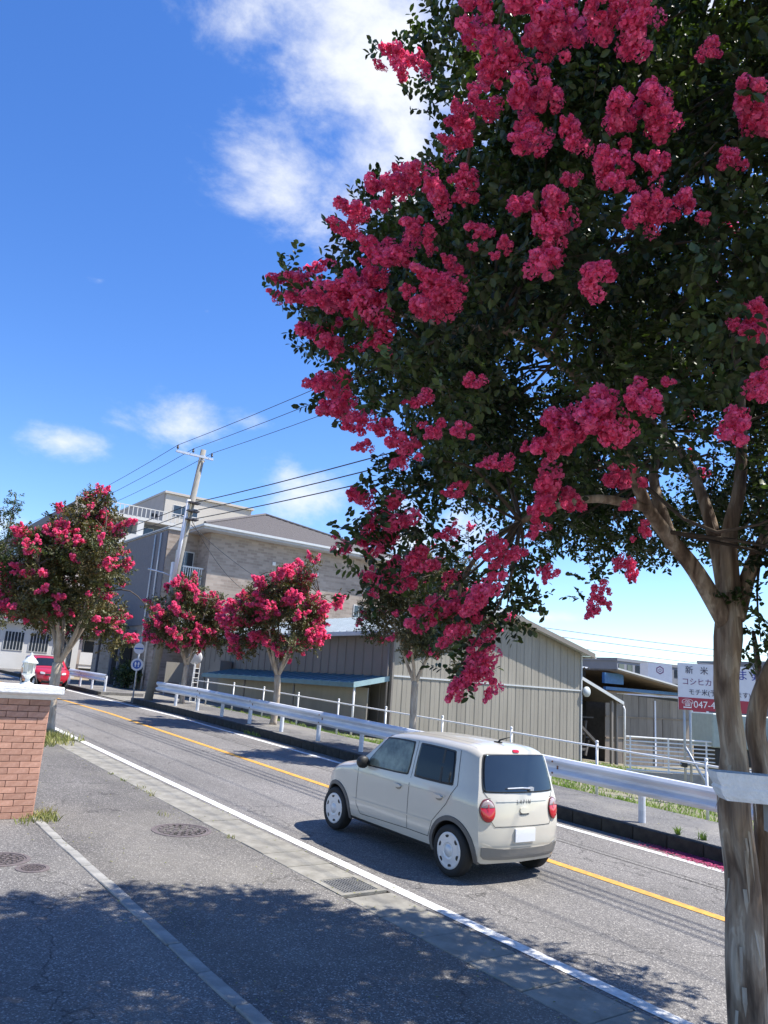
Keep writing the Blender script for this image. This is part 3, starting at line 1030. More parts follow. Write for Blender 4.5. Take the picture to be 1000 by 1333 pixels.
NEAR_CLUMPS = [(3.94,0.93,4.88,0.25),(5.31,1.79,3.88,0.42),(5.66,0.31,3.46,0.4),(3.62,4.0,5.08,0.36),(6.5,0.08,4.82,0.24),(2.59,2.89,5.14,0.28),(4.65,1.61,3.84,0.37),(6.94,0.59,6.44,0.31),(3.7,5.27,6.03,0.36),(6.88,4.62,4.08,0.26),(3.29,1.17,3.63,0.27),(3.42,0.88,5.84,0.33),(5.88,1.33,4.84,0.32),(5.01,5.03,4.46,0.42),(4.06,1.07,6.38,0.25),(3.58,4.32,5.23,0.3),(3.37,2.93,6.83,0.36),(7.14,1.53,5.45,0.35),(2.44,2.81,6.19,0.24),(6.42,3.39,6.59,0.25),(7.34,3.61,5.34,0.31),(4.08,5.24,6.87,0.31),(3.91,4.44,5.98,0.4),(5.14,0.59,4.74,0.33),(2.78,2.11,4.49,0.39),(5.58,5.19,6.39,0.37),(5.45,0.79,3.59,0.28),(6.96,0.87,6.82,0.37),(3.79,1.92,6.56,0.18),(5.06,4.19,6.57,0.36),(7.5,1.98,4.75,0.34),(7.0,2.83,4.01,0.26),(4.68,1.21,4.8,0.25),(6.42,4.13,5.76,0.39),(7.44,2.69,6.14,0.31),(6.27,0.67,5.28,0.31),(3.51,4.3,4.89,0.25),(4.98,5.78,5.88,0.24),(3.31,1.87,5.99,0.33),(3.25,2.98,4.86,0.33),(5.89,3.67,7.56,0.27),(7.75,1.75,5.04,0.38),(5.97,4.69,4.08,0.41),(4.26,0.5,5.87,0.41),(2.65,0.7,5.66,0.41),(3.7,4.06,4.32,0.31),(5.44,4.46,4.07,0.39),(3.86,4.24,5.14,0.25),(6.55,5.65,4.65,0.28),(4.67,0.46,3.28,0.31),(3.77,0.41,6.06,0.42),(7.57,4.12,5.76,0.33),(2.87,0.6,5.08,0.35),(3.27,2.62,7.46,0.38),(6.19,3.89,6.25,0.36),(3.22,3.09,5.16,0.3),(3.57,1.73,4.18,0.27),(6.41,4.62,6.27,0.25),(5.83,3.56,7.85,0.4),(5.13,0.25,6.62,0.41),(5.66,3.61,7.4,0.38),(3.83,2.29,7.37,0.34),(6.64,4.21,6.51,0.27),(8.01,1.57,5.12,0.26),(3.92,4.6,4.84,0.37),(7.19,3.97,6.21,0.27),(6.3,4.37,6.55,0.38),(5.91,0.63,5.16,0.28),(6.87,3.61,5.48,0.34),(6.85,1.26,4.44,0.4),(6.19,1.29,3.4,0.26),(3.92,2.15,6.29,0.26),(6.7,3.5,7.46,0.28),(7.39,4.26,6.76,0.31),(4.0,5.02,6.54,0.34),(6.31,4.18,3.96,0.27),(3.1,1.15,5.02,0.35),(2.35,3.98,4.6,0.16),(6.44,1.54,3.9,0.26),(5.04,3.39,7.38,0.3),(7.31,0.93,4.4,0.38),(5.12,0.62,3.36,0.34),(6.79,5.53,5.27,0.42),(6.77,5.18,4.46,0.36),(4.39,-0.24,4.8,0.39),(4.68,1.2,5.77,0.26),(4.19,0.7,4.97,0.25),(5.04,3.07,7.63,0.27),(4.44,1.65,3.01,0.28),(4.02,3.5,3.84,0.29),(6.48,4.59,3.86,0.16),(5.55,1.96,7.9,0.25),(6.07,2.61,6.67,0.25),(4.36,1.9,3.71,0.33),(4.1,3.93,6.84,0.39),(5.32,3.14,7.9,0.27),(5.24,1.12,5.74,0.29),(5.22,4.01,7.35,0.28),(4.44,4.13,7.09,0.37),(4.38,1.57,6.64,0.27),(7.48,3.63,5.99,0.29),(4.56,0.25,5.84,0.38),(6.78,0.45,5.5,0.35),(4.9,0.39,3.74,0.4),(4.07,0.61,6.83,0.37),(4.21,4.8,3.1,0.29),(5.57,2.08,3.03,0.34),(6.82,4.92,4.81,0.24),(6.73,1.41,6.42,0.33),(3.11,0.6,5.51,0.31),(3.57,1.74,7.39,0.31),(2.77,3.97,5.65,0.19),(6.77,0.87,3.47,0.38),(6.33,2.7,4.04,0.32),(5.95,0.59,4.74,0.38),(6.47,5.41,5.54,0.38),(5.71,1.04,5.77,0.39),(6.82,2.14,3.12,0.41),(6.55,1.92,6.35,0.32),(7.88,4.14,5.4,0.35),(3.16,2.16,3.85,0.38),(5.3,2.91,7.0,0.4),(6.6,1.71,3.69,0.34),(6.7,4.54,7.23,0.24),(7.02,2.2,5.72,0.32),(5.79,4.78,6.82,0.24),(6.86,2.21,7.08,0.29),(2.47,1.47,5.98,0.39),(6.81,3.45,4.19,0.36),(2.99,2.71,5.62,0.4),(4.68,5.3,5.71,0.29),(5.74,1.08,4.74,0.35),(4.0,0.89,4.45,0.24),(4.06,0.46,4.32,0.28),(6.42,1.53,5.81,0.35),(4.45,5.08,7.18,0.38),(7.0,3.46,6.61,0.26),(3.07,1.35,6.01,0.39),(5.42,0.18,5.48,0.34),(7.08,3.74,4.74,0.31),(4.74,0.3,6.54,0.37),(5.85,1.39,6.97,0.29),(6.69,4.72,6.1,0.28),(5.9,3.28,7.63,0.42),(4.2,0.54,5.53,0.4),(4.27,0.97,5.4,0.38),(7.35,4.5,4.42,0.39),(2.88,3.53,6.72,0.29),(6.73,2.39,5.89,0.27),(5.21,2.24,3.65,0.33),(5.62,0.98,4.47,0.29),(7.5,3.17,3.83,0.42),(5.53,-0.13,4.74,0.36),(4.59,5.23,5.12,0.28),(5.94,4.54,6.53,0.41),(6.9,3.01,6.76,0.3),(3.55,2.5,6.59,0.35),(4.19,4.41,7.28,0.26),(3.4,3.58,5.48,0.28),(3.81,3.78,6.3,0.26),(6.39,0.6,4.71,0.25),(3.98,5.57,5.53,0.35),(5.96,2.03,7.75,0.25),(3.19,2.51,6.69,0.13),(7.09,2.56,4.76,0.36),(4.41,4.03,6.55,0.31),(3.1,2.32,5.56,0.31),(7.07,3.13,4.51,0.2),(2.8,1.41,3.94,0.31),(2.75,2.73,7.03,0.29),(3.9,1.39,4.88,0.38),(7.0,4.59,6.92,0.26),(5.31,0.88,4.95,0.42),(4.2,3.05,7.46,0.3),(2.72,2.45,7.1,0.34),(3.82,4.79,5.42,0.32),(4.67,2.84,6.77,0.33),(3.78,3.57,6.52,0.32),(3.38,2.38,4.14,0.4),(3.41,1.6,4.54,0.27),(6.14,5.96,5.01,0.3),(6.91,3.13,2.99,0.31),(5.63,0.58,4.89,0.26),(6.84,2.11,4.0,0.35),(6.44,4.72,5.41,0.38),(5.02,5.11,5.94,0.31),(2.39,2.13,4.33,0.3),(4.3,3.3,7.4,0.27),(5.73,4.02,7.38,0.39),(5.11,2.18,3.31,0.39),(4.69,1.44,3.45,0.35),(7.59,2.88,5.97,0.35),(3.61,3.85,5.8,0.39),(5.48,0.53,5.79,0.34),(5.88,3.37,7.25,0.3),(3.28,2.83,6.43,0.35),(5.46,4.66,7.01,0.33),(4.8,0.71,6.51,0.39),(4.76,4.91,6.1,0.37),(5.74,1.7,3.31,0.39),(7.28,3.29,6.12,0.37),(6.78,3.19,6.0,0.33),(6.87,0.2,5.06,0.32),(3.78,1.83,7.13,0.24),(2.03,3.31,4.47,0.21),(5.2,5.6,5.87,0.32),(6.15,1.06,5.35,0.4),(5.91,2.91,6.58,0.42),(4.02,1.55,3.51,0.25),(5.31,1.1,3.84,0.28),(2.01,2.0,5.72,0.33),(4.02,5.21,5.62,0.29),(2.83,2.17,4.78,0.31),(6.41,4.94,5.79,0.29),(7.17,4.55,5.61,0.34),(7.18,5.23,5.59,0.38),(2.77,3.31,5.52,0.2),(5.22,4.65,6.32,0.35),(2.65,2.06,5.77,0.24),(7.94,2.01,5.28,0.38),(5.56,1.18,3.77,0.32),(7.02,2.35,2.9,0.36),(6.5,1.76,4.78,0.32),(3.37,3.63,4.71,0.27),(5.86,2.8,7.87,0.27),(3.43,1.89,4.57,0.24),(6.7,2.33,4.31,0.35),(7.18,5.01,4.04,0.19),(3.68,2.59,6.31,0.37),(4.82,6.07,5.6,0.27),(4.1,4.14,3.01,0.17),(6.59,2.6,3.7,0.37),(7.46,0.87,5.74,0.28),(5.09,1.5,3.9,0.3),(3.32,1.2,5.8,0.25),(5.15,4.33,6.94,0.4),(6.55,1.74,6.7,0.37),(3.58,4.35,6.01,0.24),(5.52,4.61,4.85,0.25),(5.41,3.55,3.73,0.23),(7.44,3.91,4.33,0.38),(5.67,1.92,6.73,0.4),(5.32,3.93,7.86,0.34),(6.95,3.29,7.13,0.35),(7.66,2.28,5.16,0.33),(4.54,1.25,3.91,0.35),(3.05,3.51,5.88,0.2),(7.21,4.25,4.23,0.28),(3.4,4.28,5.46,0.24),(7.32,1.67,3.59,0.3),(3.41,5.45,5.8,0.3),(6.18,1.32,5.64,0.37),(3.53,3.71,4.25,0.29),(4.0,2.74,7.01,0.37),(7.51,2.73,6.49,0.28),(6.36,1.7,6.52,0.24),(3.77,0.02,5.17,0.38),(4.37,5.12,4.87,0.38),(5.78,1.06,4.13,0.32),(6.13,1.57,7.57,0.27),(6.17,5.37,5.16,0.29),(5.36,0.12,4.42,0.33),(4.01,1.5,5.99,0.4),(4.58,5.43,4.86,0.25),(5.42,4.59,5.11,0.33),(3.21,1.1,6.48,0.36),(5.82,5.5,6.75,0.39),(5.09,2.79,7.21,0.31),(3.62,1.67,6.05,0.25),(5.42,2.05,3.53,0.36),(6.67,4.57,5.22,0.39),(6.89,4.1,7.04,0.29),(3.44,4.27,5.74,0.38),(4.94,4.13,7.14,0.29),(3.65,1.4,5.34,0.35),(7.53,3.75,5.74,0.34),(4.37,1.31,6.02,0.31),(2.9,3.46,4.79,0.3),(5.04,0.4,5.71,0.35),(4.04,4.74,5.71,0.35),(2.68,2.45,5.31,0.39),(2.34,2.92,4.05,0.41),(3.69,0.77,5.11,0.37),(5.54,2.36,6.87,0.24),(5.65,1.12,5.49,0.27),(4.51,3.49,7.8,0.26),(6.92,2.02,5.02,0.29),(2.88,3.1,6.82,0.26),(6.88,1.02,3.84,0.31),(3.35,2.45,5.68,0.34),(3.39,0.12,5.42,0.39),(5.23,3.44,6.7,0.26),(7.28,4.17,3.8,0.17),(2.92,1.06,4.16,0.41),(6.56,1.65,3.02,0.29),(6.93,1.75,4.56,0.37),(5.99,0.08,6.1,0.38),(4.7,2.1,7.9,0.32),(6.47,-0.1,5.07,0.34),(3.78,1.04,6.57,0.26),(3.73,3.38,7.04,0.35),(4.49,1.36,4.57,0.32),(5.05,-0.2,4.83,0.28),(5.92,2.12,3.6,0.4),(6.68,2.53,6.32,0.28),(5.96,1.68,3.73,0.33),(4.11,1.74,7.6,0.25),(4.34,1.58,4.14,0.36),(5.34,0.67,6.12,0.29),(7.91,3.92,5.12,0.4),(6.05,4.39,4.93,0.26),(5.77,4.38,6.22,0.37),(7.12,3.85,5.81,0.34),(7.8,3.63,6.41,0.37),(3.79,1.69,5.57,0.25),(4.77,0.91,6.3,0.26),(4.31,0.67,7.14,0.36),(2.88,2.74,5.33,0.25),(4.59,5.84,4.72,0.12),(7.04,4.82,5.18,0.25),(6.1,0.94,3.91,0.41),(6.47,0.75,4.09,0.31),(5.74,4.06,6.3,0.25),(2.55,2.86,4.82,0.33),(5.34,2.26,7.6,0.28),(5.4,1.95,2.73,0.33),(4.72,5.97,4.45,0.13),(7.41,3.19,3.29,0.25),(4.46,5.09,4.57,0.25),(6.01,4.98,5.08,0.35),(4.46,5.11,5.45,0.38),(5.75,2.66,7.39,0.39),(5.15,1.14,4.28,0.39),(6.95,2.54,5.54,0.26),(6.23,4.3,6.24,0.35),(7.25,2.3,6.05,0.25),(4.74,4.42,3.58,0.2),(4.5,4.35,3.31,0.18),(7.58,2.78,4.18,0.3),(6.91,3.52,5.89,0.4),(6.89,2.99,4.99,0.4),(7.44,2.9,3.42,0.24),(6.53,3.09,4.14,0.38),(6.37,2.77,7.41,0.33),(7.41,1.64,4.37,0.34),(6.72,0.64,6.21,0.33),(5.47,0.91,4.66,0.28),(4.4,5.14,5.76,0.34),(6.42,1.12,3.04,0.3),(5.51,5.02,3.83,0.25),(6.16,1.31,3.96,0.37),(2.73,3.16,6.51,0.26),(3.78,4.4,5.6,0.27),(3.07,2.54,5.97,0.4),(3.68,3.5,7.64,0.26),(3.85,1.26,4.56,0.33),(3.91,2.52,6.62,0.41),(2.62,1.34,6.49,0.35),(2.78,1.68,5.56,0.22),(4.22,0.77,6.46,0.34),(5.48,2.35,7.36,0.3),(4.73,5.36,4.46,0.25),(2.74,3.93,5.36,0.34),(6.53,5.27,4.98,0.37),(3.67,3.9,5.38,0.39),(2.12,3.22,4.62,0.2),(6.1,3.6,3.99,0.25),(4.56,2.24,6.85,0.34),(7.15,1.48,6.99,0.28),(2.97,1.7,6.96,0.33),(5.95,0.46,3.99,0.37),(4.69,1.85,7.07,0.31),(7.18,2.67,3.51,0.3),(7.18,3.05,6.77,0.21),(7.55,3.44,6.56,0.25),(4.45,1.23,4.17,0.28),(5.0,0.16,3.93,0.26),(7.71,3.66,5.12,0.31),(6.6,2.33,7.36,0.36),(7.5,3.23,4.73,0.25),(3.61,5.69,5.01,0.21),(7.14,4.03,5.34,0.41),(4.71,3.68,7.26,0.34),(4.85,3.12,7.05,0.42),(6.46,4.12,6.85,0.33),(7.27,2.82,6.97,0.26),(5.76,0.72,4.54,0.27),(3.78,2.78,4.0,0.25),(2.96,1.56,4.38,0.39),(3.21,4.94,4.8,0.29),(6.55,0.72,5.94,0.39),(3.51,4.92,6.12,0.28),(6.99,1.63,5.83,0.3),(4.69,0.91,4.87,0.29),(5.78,1.63,7.16,0.39),(5.06,0.51,5.05,0.28),(3.1,0.96,5.85,0.25),(4.65,1.74,3.04,0.26),(6.22,3.06,3.73,0.23),(7.4,3.5,7.18,0.36),(7.19,3.55,6.33,0.26),(7.57,1.73,6.33,0.33),(5.88,4.44,5.14,0.25),(6.77,2.77,7.11,0.3),(7.16,1.34,6.46,0.41),(4.7,3.96,7.69,0.42),(8.14,2.29,5.61,0.27),(7.09,2.16,3.59,0.29),(4.9,1.91,6.57,0.4),(5.39,1.11,5.24,0.32),(3.32,3.31,5.12,0.24),(6.49,4.74,4.78,0.29),(5.01,1.36,6.08,0.33),(4.72,4.95,4.96,0.36),(4.47,5.56,4.57,0.15),(3.55,4.66,3.23,0.19),(2.77,2.01,5.43,0.3),(6.11,5.35,6.45,0.26),(2.91,4.34,4.75,0.39),(7.05,2.57,4.12,0.31),(4.15,1.31,4.17,0.41),(3.52,4.79,4.77,0.31),(4.46,3.02,7.89,0.27),(3.31,3.82,4.32,0.3),(4.0,4.02,3.95,0.34),(6.72,1.69,6.19,0.25),(4.99,2.22,6.81,0.31),(5.33,2.6,3.52,0.2),(4.37,5.31,6.59,0.29),(6.1,0.39,5.3,0.28),(5.05,5.42,5.27,0.31),(6.77,3.9,6.06,0.4),(5.88,0.08,6.46,0.36),(4.83,5.58,4.59,0.32),(5.48,0.23,5.84,0.3),(5.35,2.64,6.76,0.25),(6.05,3.95,6.71,0.4),(6.47,3.53,7.11,0.29),(3.96,1.39,5.69,0.28),(6.15,0.45,3.59,0.27),(5.31,0.04,4.89,0.37),(3.32,2.55,4.43,0.39),(5.76,4.23,3.87,0.34),(4.27,4.64,4.39,0.35),(6.82,2.71,5.76,0.38),(4.18,4.47,4.09,0.29),(5.86,2.38,6.75,0.3),(6.22,5.14,6.09,0.25),(5.48,0.65,6.49,0.26),(7.93,3.05,3.77,0.38),(2.7,1.23,4.83,0.22),(7.46,3.12,6.89,0.32),(4.86,4.06,3.88,0.29),(4.67,1.49,6.94,0.26),(4.87,4.5,7.06,0.36),(5.88,5.05,4.18,0.37),(6.04,2.08,7.05,0.33),(5.08,4.74,6.65,0.27),(5.61,0.78,5.15,0.3),(4.88,4.46,6.05,0.32),(6.6,3.77,5.85,0.26),(7.85,4.47,4.73,0.36),(3.71,3.55,4.16,0.3),(5.82,0.7,3.25,0.35),(7.62,4.45,6.05,0.27),(5.6,0.86,6.2,0.32),(5.41,1.59,3.24,0.26),(7.95,2.22,6.36,0.36),(3.5,1.61,5.45,0.28),(2.84,3.37,3.69,0.19),(7.1,0.3,5.24,0.29),(7.22,2.96,4.12,0.26),(7.82,2.38,6.1,0.36),(4.07,1.51,6.38,0.27),(2.39,2.63,5.53,0.25),(4.17,2.34,6.59,0.34),(7.24,2.84,7.31,0.28),(4.37,1.16,5.73,0.33),(2.72,0.96,5.99,0.4),(4.27,0.3,6.19,0.4),(3.81,1.35,7.48,0.38),(5.85,5.3,4.88,0.29),(6.42,3.05,6.31,0.36),(4.16,3.63,7.5,0.41),(2.98,1.44,6.59,0.31),(7.65,3.03,4.68,0.29),(7.22,3.91,3.82,0.13),(4.39,1.72,2.76,0.26),(4.52,0.38,3.83,0.35),(5.24,4.96,6.41,0.4),(4.09,5.81,5.49,0.28),(3.87,3.02,6.64,0.4),(6.77,1.0,6.28,0.28),(2.93,5.02,5.16,0.17),(7.89,3.67,4.35,0.4),(6.87,5.04,5.64,0.24),(6.66,2.22,6.89,0.35),(5.87,5.99,5.5,0.35),(7.01,1.52,3.65,0.41),(6.41,3.9,5.96,0.28),(4.04,5.2,3.86,0.3),(3.85,4.68,6.8,0.26),(3.12,0.43,5.0,0.27),(7.88,3.07,5.25,0.28),(7.57,2.43,6.78,0.3),(5.06,0.81,7.15,0.32),(5.92,4.4,5.72,0.36),(5.55,3.0,7.3,0.29),(6.32,4.66,5.86,0.31),(5.17,1.91,7.65,0.38),(4.3,1.44,2.69,0.38),(2.98,1.31,4.87,0.18),(5.64,6.01,4.82,0.39),(2.62,1.32,5.73,0.26),(3.76,2.45,7.78,0.35),(4.47,3.93,4.02,0.32),(4.68,0.58,6.24,0.34),(5.47,5.31,5.12,0.37),(7.2,2.43,3.26,0.34),(2.79,2.61,5.05,0.3),(3.38,3.71,2.53,0.12),(3.45,3.61,2.7,0.15),(3.62,3.55,2.91,0.17),(3.34,3.62,2.93,0.17),(3.09,3.7,2.86,0.15),(2.67,3.69,3.52,0.17),(2.56,3.68,3.4,0.15),(2.55,3.73,3.21,0.15),(2.69,3.82,3.03,0.14),(2.89,3.78,3.08,0.17),(3.09,3.73,3.2,0.15),(2.86,3.64,3.65,0.19),(3.13,3.67,3.76,0.19),(3.79,3.52,3.03,0.14),(4.21,3.34,3.05,0.12),(5.28,2.82,3.02,0.14),(5.38,2.8,2.84,0.15),(5.34,2.67,2.97,0.17),(2.07,3.83,4.58,0.14),(2.2,3.78,4.41,0.15),(2.29,3.8,4.09,0.14),(1.99,3.85,4.7,0.1),(2.14,3.53,5.0,0.14),(2.26,3.51,4.78,0.17),(2.18,3.2,6.05,0.09),(2.4,3.2,5.95,0.12),(2.41,3.1,6.28,0.14),(2.58,3.12,5.78,0.15),(2.37,3.32,5.15,0.17),(3.49,3.58,3.15,0.19),(3.32,3.69,3.19,0.15),(3.06,3.71,3.35,0.12)]
